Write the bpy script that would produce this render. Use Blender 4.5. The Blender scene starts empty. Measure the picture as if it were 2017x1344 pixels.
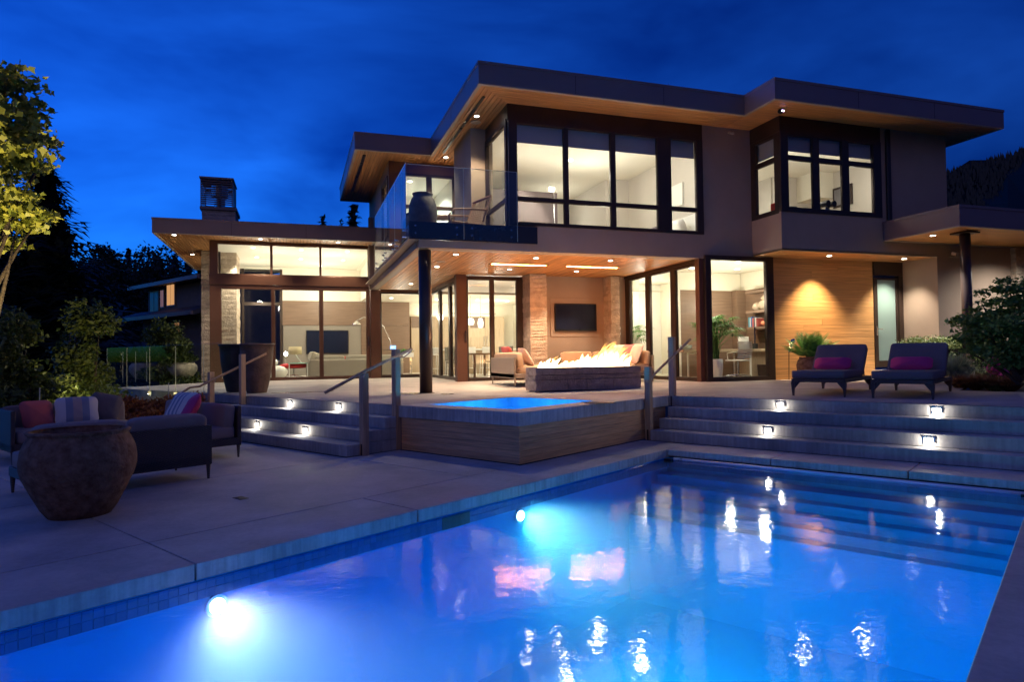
import bpy, math, random
import numpy as np
from mathutils import Vector, Matrix, Euler
random.seed(7)
SC = bpy.context.scene
COL = SC.collection
R = math.radians
# ------------------------------------------------------------------ camera (world axes follow the house: x along its front, y into it)
F_PX, PITCH, ROLL, YAW, CZ = 1301.384, R(1.3018), R(-0.77608), R(18.1753), 0.69
_B = np.array([[1, 0, 0], [0, 0, -1], [0, 1, 0]], float)
_c, _s = math.cos(PITCH), math.sin(PITCH); _Rx = np.array([[1, 0, 0], [0, _c, _s], [0, -_s, _c]])
_c, _s = math.cos(ROLL), math.sin(ROLL); _Rz = np.array([[_c, -_s, 0], [_s, _c, 0], [0, 0, 1]])
_c, _s = math.cos(YAW), math.sin(YAW); _W = np.array([[_c, -_s, 0], [_s, _c, 0], [0, 0, 1]])
CM = _Rz @ _Rx @ _B @ _W
cam_d = bpy.data.cameras.new('camera'); cam = bpy.data.objects.new('camera', cam_d); COL.objects.link(cam)
cam_d.sensor_width = 36.0; cam_d.lens = F_PX / 2017 * 36; cam_d.clip_start = .05; cam_d.clip_end = 6000
cam.matrix_world = Matrix([[CM[0][i], -CM[1][i], -CM[2][i], 0] for i in range(3)] + [[0, 0, 0, 1]])
cam.location = (0, 0, CZ)
SC.camera = cam
def at(u, v, d):
    """world point at distance d (m, horizontal) in the direction of photo pixel u, v: used only to survey positions"""
    r = CM.T @ np.array([(u - 1008.5) / F_PX, (v - 672) / F_PX, 1.0]); r = r / math.hypot(r[0], r[1]) * d
    return Vector((r[0], r[1], CZ + r[2]))
def onz(u, v, z):
    r = CM.T @ np.array([(u - 1008.5) / F_PX, (v - 672) / F_PX, 1.0]); r = r * (z - CZ) / r[2]
    return Vector((r[0], r[1], z))
def zat(u, v, x, y):
    r = CM.T @ np.array([(u - 1008.5) / F_PX, (v - 672) / F_PX, 1.0]); return CZ + r[2] * math.hypot(x, y) / math.hypot(r[0], r[1])
PA = R(-40.875 - 18.1753)                       # the pool's axes: p across it, q along it
MP = Matrix.Rotation(PA, 4, 'Z')
def W(p, q, z=0.0): return MP @ Vector((p, q, z))
def PQ(x, y): v = MP.inverted() @ Vector((x, y, 0)); return v.x, v.y
# ------------------------------------------------------------------ world: dusk sky with faint cloud streaks
wd = bpy.data.worlds.new('World'); SC.world = wd; wd.use_nodes = True
nt = wd.node_tree; nt.nodes.clear()
def N(t, **k):
    n = nt.nodes.new(t)
    for a, b in k.items(): setattr(n, a, b)
    return n
L = lambda a, b: nt.links.new(a, b)
wo = N('ShaderNodeOutputWorld'); bg = N('ShaderNodeBackground'); sky = N('ShaderNodeTexSky', sky_type='NISHITA')
sky.sun_disc = False; sky.sun_elevation = R(-3.0); sky.sun_rotation = R(-50); sky.altitude = 100; sky.ozone_density = 4.0; sky.dust_density = .3
tc = N('ShaderNodeTexCoord'); mp = N('ShaderNodeMapping'); mp.inputs['Scale'].default_value = (1.0, 1.0, 2.6)
mp.inputs['Rotation'].default_value = (.25, .1, .5)
L(tc.outputs['Generated'], mp.inputs['Vector'])
n1 = N('ShaderNodeTexNoise'); n1.inputs['Scale'].default_value = 2.1; n1.inputs['Detail'].default_value = 5; n1.inputs['Roughness'].default_value = .52
n1.inputs['Distortion'].default_value = .35
L(mp.outputs['Vector'], n1.inputs['Vector'])
cr = N('ShaderNodeValToRGB'); cr.color_ramp.elements[0].position = .36; cr.color_ramp.elements[1].position = .67
cr.color_ramp.elements[0].color = (.008, .24, .58, 1); cr.color_ramp.elements[1].color = (.08, .80, 1.26, 1)
L(n1.outputs['Fac'], cr.inputs['Fac'])
mx = N('ShaderNodeMixRGB', blend_type='MULTIPLY'); mx.inputs[0].default_value = 1
L(sky.outputs['Color'], mx.inputs[1]); L(cr.outputs['Color'], mx.inputs[2])
L(mx.outputs[0], bg.inputs['Color']); bg.inputs['Strength'].default_value = SKY_STRENGTH = 1.45
L(bg.outputs['Background'], wo.inputs['Surface'])
sd = bpy.data.lights.new('sun', 'SUN'); sd.energy = .03; sd.angle = R(50); sd.color = (1, .68, .46)      # added soft warm fill, standing in for city glow behind the camera
so = bpy.data.objects.new('sun', sd); COL.objects.link(so); so.rotation_euler = Vector((.35, .85, -.42)).to_track_quat('-Z', 'Y').to_euler()
# ------------------------------------------------------------------ exposure and renderer settings
SC.view_settings.view_transform = 'Standard'; SC.view_settings.look = 'None'; SC.view_settings.gamma = 1; SC.view_settings.exposure = 2.0
SC.view_settings.use_curve_mapping = False
SC.render.engine = 'CYCLES'
cy = SC.cycles
cy.max_bounces = 7; cy.diffuse_bounces = 4; cy.glossy_bounces = 4; cy.transmission_bounces = 4; cy.volume_bounces = 1
cy.transparent_max_bounces = 24; cy.sample_clamp_indirect = 4.0; cy.caustics_reflective = False; cy.caustics_refractive = False
cy.use_denoising = True; cy.denoiser = 'OPENIMAGEDENOISE'; cy.use_light_tree = True
try: cy.denoising_input_passes = 'RGB_ALBEDO_NORMAL'
except Exception: pass
WARM = (1.0, .83, .58); CREAM = (1.0, .90, .73); COOL = (1.0, .96, .86)
def lamp(kind, loc, power, color=WARM, size=.1, target=None, cone=80, blend=.4, parent=None, name='lamp'):
    d = bpy.data.lights.new(name, kind); d.energy = power; d.color = color
    if kind == 'SPOT': d.spot_size = R(cone); d.spot_blend = blend; d.shadow_soft_size = size
    elif kind == 'POINT': d.shadow_soft_size = size
    elif kind == 'AREA': d.shape = 'RECTANGLE'; d.size = size; d.size_y = .05
    o = bpy.data.objects.new(name, d); COL.objects.link(o); o.location = loc
    if kind in ('SPOT', 'AREA'):
        dirv = Vector(target) - Vector(loc) if target is not None else Vector((0, 0, -1))
        o.rotation_euler = dirv.to_track_quat('-Z', 'Y').to_euler()
    if kind == 'AREA': o.visible_camera = True
    return o
# ------------------------------------------------------------------ materials
class NT:
    def __init__(s, name):
        s.m = bpy.data.materials.new(name); s.m.use_nodes = True; s.t = s.m.node_tree; s.t.nodes.clear()
        s.out = s.t.nodes.new('ShaderNodeOutputMaterial')
    def n(s, t, ins=None, **k):
        x = s.t.nodes.new(t)
        for a, b in k.items(): setattr(x, a, b)
        for a, b in (ins or {}).items():
            if hasattr(b, 'links') or hasattr(b, 'is_linked'): s.t.links.new(b, x.inputs[a])
            else: x.inputs[a].default_value = b
        return x
    def l(s, a, b): s.t.links.new(a, b)
def c4(c): return (c[0], c[1], c[2], 1)
def pbr(name, col, rough=.6, metal=0, var=.18, vs=3.0, bump=0.0, bs=40, spec=.4, scale=(1, 1, 1), rand=0.0, col2=None, sheen=0, detail=5, thr=(.3, .7)):
    """a surface whose colour drifts with noise (wear, grain); scale stretches the noise (grain along the small axis)"""
    t = NT(name); tc = t.n('ShaderNodeTexCoord'); mp = t.n('ShaderNodeMapping', {'Scale': scale, 'Vector': tc.outputs['Object']})
    vec = mp.outputs['Vector']
    if rand:
        oi = t.n('ShaderNodeObjectInfo'); ad = t.n('ShaderNodeVectorMath', {0: vec}, operation='ADD')
        cx = t.n('ShaderNodeCombineXYZ'); mu = t.n('ShaderNodeMath', {0: oi.outputs['Random'], 1: 37.0}, operation='MULTIPLY')
        for a in 'XYZ': t.l(mu.outputs[0], cx.inputs[a])
        t.l(cx.outputs[0], ad.inputs[1]); vec = ad.outputs[0]
    no = t.n('ShaderNodeTexNoise', {'Scale': vs, 'Detail': detail, 'Roughness': .6, 'Vector': vec})
    cr = t.n('ShaderNodeValToRGB', {'Fac': no.outputs['Fac']})
    a = [max(0, x * (1 - var)) for x in col]; b = [x * (1 + var) for x in (col2 or col)]
    cr.color_ramp.elements[0].position, cr.color_ramp.elements[1].position = thr
    cr.color_ramp.elements[0].color = c4(a); cr.color_ramp.elements[1].color = c4(b)
    colout = cr.outputs['Color']
    if rand:
        hs = t.n('ShaderNodeHueSaturation', {'Color': colout})
        mr = t.n('ShaderNodeMapRange', {'Value': oi.outputs['Random'], 'To Min': 1 - rand, 'To Max': 1 + rand}); t.l(mr.outputs[0], hs.inputs['Value']); colout = hs.outputs['Color']
    b = t.n('ShaderNodeBsdfPrincipled', {'Base Color': colout, 'Metallic': metal})
    b.inputs['Specular IOR Level'].default_value = spec
    rr = t.n('ShaderNodeMapRange', {'Value': no.outputs['Fac'], 'To Min': max(.02, rough - .1), 'To Max': min(1, rough + .1)}); t.l(rr.outputs[0], b.inputs['Roughness'])
    if bump:
        n2 = t.n('ShaderNodeTexNoise', {'Scale': bs, 'Detail': 4, 'Vector': vec}); bp = t.n('ShaderNodeBump', {'Strength': bump, 'Distance': .02, 'Height': n2.outputs['Fac']})
        t.l(bp.outputs[0], b.inputs['Normal'])
    if sheen: b.inputs['Sheen Weight'].default_value = sheen
    t.l(b.outputs[0], t.out.inputs[0]); return t.m
def concrete(name, col, streak=.0):
    t = NT(name); tc = t.n('ShaderNodeTexCoord')
    n1 = t.n('ShaderNodeTexNoise', {'Scale': 1.1, 'Detail': 7, 'Roughness': .62, 'Vector': tc.outputs['Object']})
    n2 = t.n('ShaderNodeTexNoise', {'Scale': 22, 'Detail': 5, 'Roughness': .7, 'Vector': tc.outputs['Object']})
    mp = t.n('ShaderNodeMapping', {'Scale': (14, 14, .9), 'Vector': tc.outputs['Object']})
    n3 = t.n('ShaderNodeTexNoise', {'Scale': 1.6, 'Detail': 5, 'Vector': mp.outputs[0]})
    r1 = t.n('ShaderNodeMapRange', {'Value': n1.outputs['Fac'], 'From Min': .3, 'From Max': .7, 'To Min': .60, 'To Max': 1.22})
    r2 = t.n('ShaderNodeMapRange', {'Value': n2.outputs['Fac'], 'From Min': .25, 'From Max': .75, 'To Min': .88, 'To Max': 1.1})
    r3 = t.n('ShaderNodeMapRange', {'Value': n3.outputs['Fac'], 'From Min': .35, 'From Max': .72, 'To Min': 1 - streak, 'To Max': 1 + streak * .8})
    m1 = t.n('ShaderNodeMath', {0: r1.outputs[0], 1: r2.outputs[0]}, operation='MULTIPLY'); ge = t.n('ShaderNodeNewGeometry'); sn = t.n('ShaderNodeSeparateXYZ', {0: ge.outputs['Normal']}); ab = t.n('ShaderNodeMath', {0: sn.outputs[2]}, operation='ABSOLUTE'); s1 = t.n('ShaderNodeMath', {0: r3.outputs[0], 1: 1.0}, operation='SUBTRACT'); iv = t.n('ShaderNodeMath', {0: 1.0, 1: ab.outputs[0]}, operation='SUBTRACT'); s2 = t.n('ShaderNodeMath', {0: s1.outputs[0], 1: iv.outputs[0]}, operation='MULTIPLY'); s3 = t.n('ShaderNodeMath', {0: s2.outputs[0], 1: 1.0}, operation='ADD'); m2 = t.n('ShaderNodeMath', {0: m1.outputs[0], 1: s3.outputs[0]}, operation='MULTIPLY')
    hs = t.n('ShaderNodeHueSaturation', {'Color': c4(col), 'Value': m2.outputs[0]})
    bp = t.n('ShaderNodeBump', {'Strength': .25, 'Distance': .01, 'Height': n2.outputs['Fac']})
    rg = t.n('ShaderNodeMapRange', {'Value': n1.outputs['Fac'], 'From Min': .3, 'From Max': .7, 'To Min': .58, 'To Max': .85})
    b = t.n('ShaderNodeBsdfPrincipled', {'Base Color': hs.outputs[0], 'Roughness': rg.outputs[0], 'Normal': bp.outputs[0]})
    b.inputs['Specular IOR Level'].default_value = .35
    t.l(b.outputs[0], t.out.inputs[0]); return t.m
def glassy(name, tint=(.93, .97, .95), ior=1.45, rough=0.0, mul=1.0):
    t = NT(name); fr = t.n('ShaderNodeFresnel', {'IOR': ior}); tr = t.n('ShaderNodeBsdfTransparent', {'Color': c4(tint)})
    gl = t.n('ShaderNodeBsdfGlossy', {'Roughness': rough}); ge = t.n('ShaderNodeNewGeometry'); fb = t.n('ShaderNodeMath', {0: 1.0, 1: ge.outputs['Backfacing']}, operation='SUBTRACT'); k = t.n('ShaderNodeMath', {0: fr.outputs[0], 1: fb.outputs[0]}, operation='MULTIPLY')
    mx = t.n('ShaderNodeMixShader', {0: k.outputs[0], 1: tr.outputs[0], 2: gl.outputs[0]}); t.l(mx.outputs[0], t.out.inputs[0]); return t.m
def emit(name, col, s):
    t = NT(name); e = t.n('ShaderNodeEmission', {'Color': c4(col), 'Strength': s}); t.l(e.outputs[0], t.out.inputs[0]); return t.m
def leafmat(name, col, col2, trans=.3):
    t = NT(name); tc = t.n('ShaderNodeTexCoord'); no = t.n('ShaderNodeTexNoise', {'Scale': 2.5, 'Detail': 3, 'Vector': tc.outputs['Object']})
    ge = t.n('ShaderNodeNewGeometry'); ad = t.n('ShaderNodeMath', {0: no.outputs['Fac'], 1: ge.outputs['Random Per Island']}, operation='ADD')
    cr = t.n('ShaderNodeValToRGB', {'Fac': ad.outputs[0]}); cr.color_ramp.elements[0].position = .35; cr.color_ramp.elements[1].position = 1.3
    hl = t.n('ShaderNodeMath', {0: ad.outputs[0], 1: .55}, operation='MULTIPLY'); t.l(hl.outputs[0], cr.inputs['Fac']); cr.color_ramp.elements[0].position = .25; cr.color_ramp.elements[1].position = .8
    cr.color_ramp.elements[0].color = c4(col); cr.color_ramp.elements[1].color = c4(col2)
    d = t.n('ShaderNodeBsdfPrincipled', {'Base Color': cr.outputs[0], 'Roughness': .55}); tr = t.n('ShaderNodeBsdfTranslucent', {'Color': cr.outputs[0]})
    mx = t.n('ShaderNodeMixShader', {0: trans, 1: d.outputs[0], 2: tr.outputs[0]}); t.l(mx.outputs[0], t.out.inputs[0]); return t.m
M = {}
M['stucco'] = pbr('stucco', (.34, .25, .19), .85, var=.07, vs=1.5, bump=.25, bs=160)
M['fascia'] = pbr('dark bronze metal', (.19, .135, .13), .42, metal=.1, var=.08, vs=.6, spec=.5)
M['bluefascia'] = pbr('dark glossy metal panel', (.035, .04, .06), .25, metal=.5, var=.08, vs=.8)
M['frame'] = pbr('bronze window frame', (.06, .04, .032), .38, metal=.5, var=.1, vs=2)
M['steel'] = pbr('brown painted steel', (.13, .058, .036), .4, metal=.2, var=.12, vs=1.2)
M['darksteel'] = pbr('dark painted steel column', (.06, .038, .032), .35, metal=.3, var=.1, vs=2)
M['cedar_y'] = pbr('cedar soffit boards along y', (.50, .235, .085), .5, var=.3, vs=2, scale=(14, .6, 14), rand=.16)
M['cedar_x'] = pbr('cedar boards along x', (.52, .25, .085), .5, var=.3, vs=2, scale=(.6, 14, 14), rand=.16)
M['cladding'] = pbr('horizontal cedar cladding', (.56, .29, .105), .5, var=.34, vs=2.2, scale=(.5, 16, 22), rand=.09)
M['tubwood'] = pbr('weathered cedar boards', (.60, .33, .16), .6, var=.3, vs=2, scale=(1.2, 1.2, 24), rand=.14)
M['postwood'] = pbr('fir handrail posts', (.46, .29, .17), .55, var=.25, vs=2.5, scale=(18, 18, .8), rand=.08)
M['trim'] = pbr('painted soffit trim', (.38, .30, .235), .55, var=.05)
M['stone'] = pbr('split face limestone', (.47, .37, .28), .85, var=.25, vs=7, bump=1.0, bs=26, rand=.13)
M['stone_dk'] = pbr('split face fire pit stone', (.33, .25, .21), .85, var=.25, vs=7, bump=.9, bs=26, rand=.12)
M['conc'] = concrete('deck concrete', (.49, .445, .41))
M['conc_t'] = concrete('terrace concrete', (.43, .375, .33))
M['conc_r'] = concrete('riser concrete', (.36, .335, .315), .16)
M['coping'] = concrete('rough pool coping', (.49, .45, .415), .22)
M['cream'] = pbr('cream plaster', (.80, .75, .64), .8, var=.02)
M['white'] = pbr('white paint', (.82, .80, .76), .6, var=.02)
M['wallgrey'] = pbr('pale grey bedroom paint', (.60, .55, .50), .8, var=.02)
M['warmgrey'] = pbr('warm grey paint', (.27, .235, .20), .8, var=.03)
M['veneer'] = pbr('walnut veneer panels', (.20, .125, .085), .5, var=.2, vs=2, scale=(.8, .8, 18), rand=.06)
M['veneer_lt'] = pbr('oak veneer', (.50, .38, .26), .5, var=.15, vs=2, scale=(12, 12, .8), rand=.05)
M['greyfabric'] = pbr('grey wool', (.34, .30, .24), .9, var=.12, vs=60, bump=.3, bs=300)
M['floor'] = pbr('pale interior floor', (.62, .57, .50), .25, var=.06, vs=2)
M['black'] = pbr('black plastic', (.012, .012, .014), .3, var=.1)
M['screen'] = pbr('dark television glass', (.014, .018, .04), .08, var=.05, spec=.6)
M['chrome'] = pbr('polished steel', (.7, .7, .7), .18, metal=1, var=.03)
M['red'] = pbr('red wool', (.52, .03, .03), .8, var=.1)
M['whiteplastic'] = pbr('white moulded plastic', (.80, .80, .72), .4, var=.02)
M['terracotta'] = pbr('weathered terracotta', (.165, .075, .042), .9, var=.35, vs=14, bump=.8, bs=34, col2=(.20, .115, .080), detail=9, spec=.15)
M['bowlpot'] = pbr('pale clay bowl', (.36, .31, .24), .85, var=.3, vs=6, bump=.5, bs=30)
M['planter'] = pbr('dark glazed planter', (.125, .085, .07), .6, var=.4, vs=5, bump=.35, bs=30)
M['urn'] = pbr('grey brown urn', (.11, .09, .085), .65, var=.4, vs=6, bump=.3, bs=30)
M['wicker'] = None
def wicker(name, col):
    t = NT(name); tc = t.n('ShaderNodeTexCoord'); sp = t.n('ShaderNodeSeparateXYZ', {0: tc.outputs['Object']})
    s = t.n('ShaderNodeMath', {0: sp.outputs[0], 1: sp.outputs[1]}, operation='ADD')
    w1 = t.n('ShaderNodeMath', {0: s.outputs[0], 1: 150.}, operation='MULTIPLY'); w1s = t.n('ShaderNodeMath', {0: w1.outputs[0]}, operation='SINE')
    w2 = t.n('ShaderNodeMath', {0: sp.outputs[2], 1: 260.}, operation='MULTIPLY'); w2s = t.n('ShaderNodeMath', {0: w2.outputs[0]}, operation='SINE')
    mu = t.n('ShaderNodeMath', {0: w1s.outputs[0], 1: w2s.outputs[0]}, operation='MULTIPLY')
    mr = t.n('ShaderNodeMapRange', {'Value': mu.outputs[0], 'From Min': -1, 'From Max': 1, 'To Min': .55, 'To Max': 1.3})
    hs = t.n('ShaderNodeHueSaturation', {'Color': c4(col), 'Value': mr.outputs[0]}); bp = t.n('ShaderNodeBump', {'Strength': .7, 'Distance': .006, 'Height': mu.outputs[0]})
    b = t.n('ShaderNodeBsdfPrincipled', {'Base Color': hs.outputs[0], 'Roughness': .5, 'Normal': bp.outputs[0]}); t.l(b.outputs[0], t.out.inputs[0]); return t.m
M['wicker'] = wicker('brown woven resin', (.075, .052, .042)); M['wicker_lt'] = wicker('taupe woven resin', (.30, .22, .16))
M['canvas'] = pbr('taupe outdoor canvas', (.27, .21, .19), .9, var=.06, vs=5, bump=.2, bs=260)
M['canvas_or'] = pbr('tan outdoor canvas', (.50, .33, .21), .9, var=.06, vs=5, bump=.2, bs=260)
M['canvas_dk'] = pbr('charcoal outdoor canvas', (.135, .11, .115), .9, var=.06, vs=5, bump=.2, bs=260)
M['magenta'] = pbr('magenta canvas', (.52, .035, .16), .85, var=.06, vs=5, bump=.2, bs=260)
M['coral'] = pbr('coral canvas', (.58, .13, .12), .85, var=.06, vs=5)
M['pinkc'] = pbr('pale pink canvas', (.66, .45, .36), .85, var=.06, vs=5)
def stripes(name, cols, axis=0, freq=1.0):
    t = NT(name); tc = t.n('ShaderNodeTexCoord'); sp = t.n('ShaderNodeSeparateXYZ', {0: tc.outputs['Object']})
    m = t.n('ShaderNodeMath', {0: sp.outputs[axis], 1: freq}, operation='MULTIPLY'); ad = t.n('ShaderNodeMath', {0: m.outputs[0], 1: .5}, operation='ADD')
    cr = t.n('ShaderNodeValToRGB', {'Fac': ad.outputs[0]}); cr.color_ramp.interpolation = 'CONSTANT'
    while len(cr.color_ramp.elements) < len(cols): cr.color_ramp.elements.new(.5)
    for e, (p, c) in zip(cr.color_ramp.elements, cols): e.position = p; e.color = c4(c)
    b = t.n('ShaderNodeBsdfPrincipled', {'Base Color': cr.outputs[0], 'Roughness': .9}); t.l(b.outputs[0], t.out.inputs[0]); return t.m
_w, _g, _d = (.62, .60, .58), (.22, .26, .34), (.42, .33, .30)
M['stripe_wide'] = stripes('wide striped canvas', [(0, _w), (.22, _g), (.40, _d), (.62, _g), (.8, _w)], 0, 2.0)
M['stripe_fine'] = stripes('fine striped canvas', [(0, _w), (.12, _g), (.2, _w), (.28, _g), (.36, _w), (.44, _g), (.52, _w), (.60, _g), (.66, _w)], 0, 2.0)
M['glass'] = glassy('window glass', (.95, .98, .96), 1.42)
M['balglass'] = glassy('balustrade glass', (.92, .97, .96), 2.0)
M['frost'] = None
t = NT('frosted door glass'); _a = t.n('ShaderNodeBsdfTranslucent', {'Color': (.62, .78, .72, 1)}); _b = t.n('ShaderNodeBsdfPrincipled', {'Base Color': (.45, .60, .56, 1), 'Roughness': .35})
_m = t.n('ShaderNodeMixShader', {0: .45, 1: _a.outputs[0], 2: _b.outputs[0]}); t.l(_m.outputs[0], t.out.inputs[0]); M['frost'] = t.m
M['lens'] = emit('lit lamp lens', (1, .93, .78), 6.0)
M['lens_dim'] = emit('lit lamp lens dim', (1, .92, .76), 4.0)
M['steplens'] = emit('lit step light lens', (1, .95, .84), 6.0)
M['shadelit'] = emit('lit lamp shade', (1, .9, .70), 1.4)
M['heater'] = emit('glowing heater bar', (1, .28, .06), 2.0)
M['nbwin'] = emit('neighbour lit window', (1, .50, .20), .16)
M['bark'] = pbr('bark', (.045, .034, .026), .9, var=.4, vs=12, bump=.8, bs=30)
M['leaf_maple'] = leafmat('maple leaves', (.09, .13, .018), (.28, .29, .045))
M['leaf_jm'] = leafmat('japanese maple leaves', (.05, .12, .022), (.15, .27, .05))
M['leaf_dark'] = leafmat('dark conifer needles', (.006, .014, .010), (.014, .028, .017), .1)
M['leaf_forest'] = leafmat('distant dark foliage', (.008, .018, .010), (.020, .038, .016), .1)
M['leaf_shrub'] = leafmat('yellow green shrub leaves', (.035, .065, .012), (.10, .125, .022))
M['leaf_hedge'] = leafmat('box hedge leaves', (.05, .085, .02), (.19, .21, .07))
M['leaf_palm'] = leafmat('palm fronds', (.045, .14, .03), (.16, .34, .08))
M['leaf_red'] = leafmat('rust red shrub leaves', (.16, .045, .016), (.36, .12, .03))
M['grass_silver'] = leafmat('silver grass', (.13, .19, .11), (.32, .38, .25))
M['grass_rust'] = leafmat('rust grass', (.13, .06, .02), (.28, .145, .06))
M['petal'] = leafmat('azalea petals', (.50, .03, .22), (.75, .10, .36))
M['soil'] = pbr('dark soil', (.03, .022, .016), .95, var=.4, vs=9, bump=.8, bs=30)
M['roofmetal'] = pbr('roof membrane', (.06, .055, .055), .7, var=.1)
M['nbwall'] = pbr('neighbour siding', (.16, .15, .15), .8, var=.1)
M['ground'] = pbr('dark lawn', (.007, .008, .006), .95, var=.4, vs=.6)
M['hillmat'] = pbr('forested slope', (.006, .009, .007), .95, var=.6, vs=.03, bump=1, bs=.2)
# ------------------------------------------------------------------ mesh helpers
class MB:
    """collects shapes (in world, or in another frame given by X) and links them as ONE mesh object"""
    def __init__(s, X=None): s.v = []; s.f = []; s.X = X
    def add(s, vs, fs):
        k = len(s.v); s.v += [tuple(v) for v in vs]; s.f += [tuple(i + k for i in f) for f in fs]; return s
    def box(s, x0, x1, y0, y1, z0, z1):
        return s.add([(x0, y0, z0), (x1, y0, z0), (x1, y1, z0), (x0, y1, z0), (x0, y0, z1), (x1, y0, z1), (x1, y1, z1), (x0, y1, z1)],
                     [(0, 3, 2, 1), (4, 5, 6, 7), (0, 1, 5, 4), (1, 2, 6, 5), (2, 3, 7, 6), (3, 0, 4, 7)])
    def cbox(s, c, d, T=None):
        hx, hy, hz = d[0] / 2, d[1] / 2, d[2] / 2
        vs = [Vector(p) for p in ((-hx, -hy, -hz), (hx, -hy, -hz), (hx, hy, -hz), (-hx, hy, -hz), (-hx, -hy, hz), (hx, -hy, hz), (hx, hy, hz), (-hx, hy, hz))]
        if T is not None: vs = [T @ v for v in vs]
        return s.add([v + Vector(c) for v in vs], [(0, 3, 2, 1), (4, 5, 6, 7), (0, 1, 5, 4), (1, 2, 6, 5), (2, 3, 7, 6), (3, 0, 4, 7)])
    def prism(s, poly, z0, z1):
        n = len(poly); vs = [(x, y, z0) for x, y in poly] + [(x, y, z1) for x, y in poly]
        return s.add(vs, [tuple(reversed(range(n))), tuple(range(n, 2 * n))] + [(i, (i + 1) % n, n + (i + 1) % n, n + i) for i in range(n)])
    def tube(s, pts, r, n=10, cap=True):
        pts = [Vector(p) for p in pts]; rs = r if isinstance(r, (list, tuple)) else [r] * len(pts); vs = []; fs = []
        for i, p in enumerate(pts):
            t = (pts[min(i + 1, len(pts) - 1)] - pts[max(i - 1, 0)]).normalized()
            a = t.cross(Vector((0, 0, 1))) if abs(t.z) < .95 else t.cross(Vector((1, 0, 0))); a.normalize(); b = t.cross(a)
            vs += [p + (a * math.cos(2 * math.pi * k / n) + b * math.sin(2 * math.pi * k / n)) * rs[i] for k in range(n)]
        for i in range(len(pts) - 1):
            for k in range(n): fs.append((i * n + k, i * n + (k + 1) % n, (i + 1) * n + (k + 1) % n, (i + 1) * n + k))
        if cap: fs += [tuple(range(n))[::-1], tuple(range((len(pts) - 1) * n, len(pts) * n))]
        return s.add(vs, fs)
    def lathe(s, prof, c=(0, 0, 0), n=32, wob=0.0):
        vs = []; fs = []; c = Vector(c)
        for j, (r, z) in enumerate(prof):
            for k in range(n):
                a = 2 * math.pi * k / n; rr = r * (1 + wob * math.sin(3 * a + j * .4) * .5 + wob * .5 * math.sin(5 * a + 1 + j * .7)); vs.append(c + Vector((rr * math.cos(a), rr * math.sin(a), z)))
        for j in range(len(prof) - 1):
            for k in range(n): fs.append((j * n + k, j * n + (k + 1) % n, (j + 1) * n + (k + 1) % n, (j + 1) * n + k))
        fs.append(tuple(range(n))[::-1]); fs.append(tuple(range((len(prof) - 1) * n, len(prof) * n)))
        return s.add(vs, fs)
    def pillow(s, c, d, T=None, e=.42, n=10, pinch=0.0):
        """a soft cushion: superellipsoid of size d about c, pinch draws the four corners into points"""
        vs = []; fs = []; T = T or Matrix.Identity(3); c = Vector(c)
        def sg(v, p): return math.copysign(abs(v) ** p, v)
        nu, nv = 2 * n + 4, n + 2
        for j in range(nv + 1):
            ph = -math.pi / 2 + math.pi * j / nv
            for i in range(nu):
                th = 2 * math.pi * i / nu
                x = sg(math.cos(th), e) * sg(math.cos(ph), .55 if pinch else e); y = sg(math.sin(th), e) * sg(math.cos(ph), .55 if pinch else e); z = sg(math.sin(ph), .8 if pinch else e)
                if pinch: k = 1 + pinch * (abs(x * y)); x *= k; y *= k; z *= max(.12, 1 - .8 * max(abs(x), abs(y)) ** 4)
                vs.append(c + T @ Vector((x * d[0] / 2, y * d[1] / 2, z * d[2] / 2)))
        for j in range(nv):
            for i in range(nu): fs.append((j * nu + i, j * nu + (i + 1) % nu, (j + 1) * nu + (i + 1) % nu, (j + 1) * nu + i))
        return s.add(vs, fs)
    def build(s, name, m, parent=None, smooth=False, bevel=0, kind=None, seg=2, auto=None):
        me = bpy.data.meshes.new(name); vs = s.v
        X = s.X or Matrix.Identity(4)
        if parent is not None: X = wm(parent).inverted() @ X
        if X != Matrix.Identity(4): vs = [X @ Vector(v) for v in vs]
        me.from_pydata([tuple(v) for v in vs], [], s.f); me.update()
        if smooth: me.polygons.foreach_set('use_smooth', [True] * len(me.polygons))
        me.materials.append(M[m] if isinstance(m, str) else m)
        o = bpy.data.objects.new(name, me); COL.objects.link(o)
        if parent is not None: o.parent = parent
        if bevel:
            b = o.modifiers.new('bevel', 'BEVEL'); b.width = bevel; b.segments = seg; b.limit_method = 'ANGLE'; b.angle_limit = R(40); b.harden_normals = False
        if kind: o['kind'] = kind
        return o
_WM = {}
def wm(o):
    k = o.name
    m = Matrix.LocRotScale(o.location, o.rotation_euler, None)
    return wm(o.parent) @ m if o.parent is not None else m
def tag(o, label=None, cat=None, group=None, kind=None):
    if label: o['label'] = label
    if cat: o['category'] = cat
    if group: o['group'] = group
    if kind: o['kind'] = kind
    return o
def thing(name, label, cat, loc=(0, 0, 0), rz=0.0, group=None):
    o = bpy.data.objects.new(name, None); COL.objects.link(o); o.empty_display_size = .2
    o.location = loc; o.rotation_euler = (0, 0, rz); return tag(o, label, cat, group)
def struct(name, loc=(0, 0, 0), rz=0.0):
    o = bpy.data.objects.new(name, None); COL.objects.link(o); o.location = loc; o.rotation_euler = (0, 0, rz); o['kind'] = 'structure'; return o
def group_of(name, parent):                     # an empty part that only carries sub-parts' frame of reference
    o = bpy.data.objects.new(name, None); COL.objects.link(o); o.parent = parent; return o
def copy_tree(o, parent=None):
    c = o.copy(); COL.objects.link(c)
    if parent is not None: c.parent = parent
    for ch in list(o.children): copy_tree(ch, c)
    return c
def rot(ax, ay=0, az=0): return Euler((ax, ay, az)).to_matrix()
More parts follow.
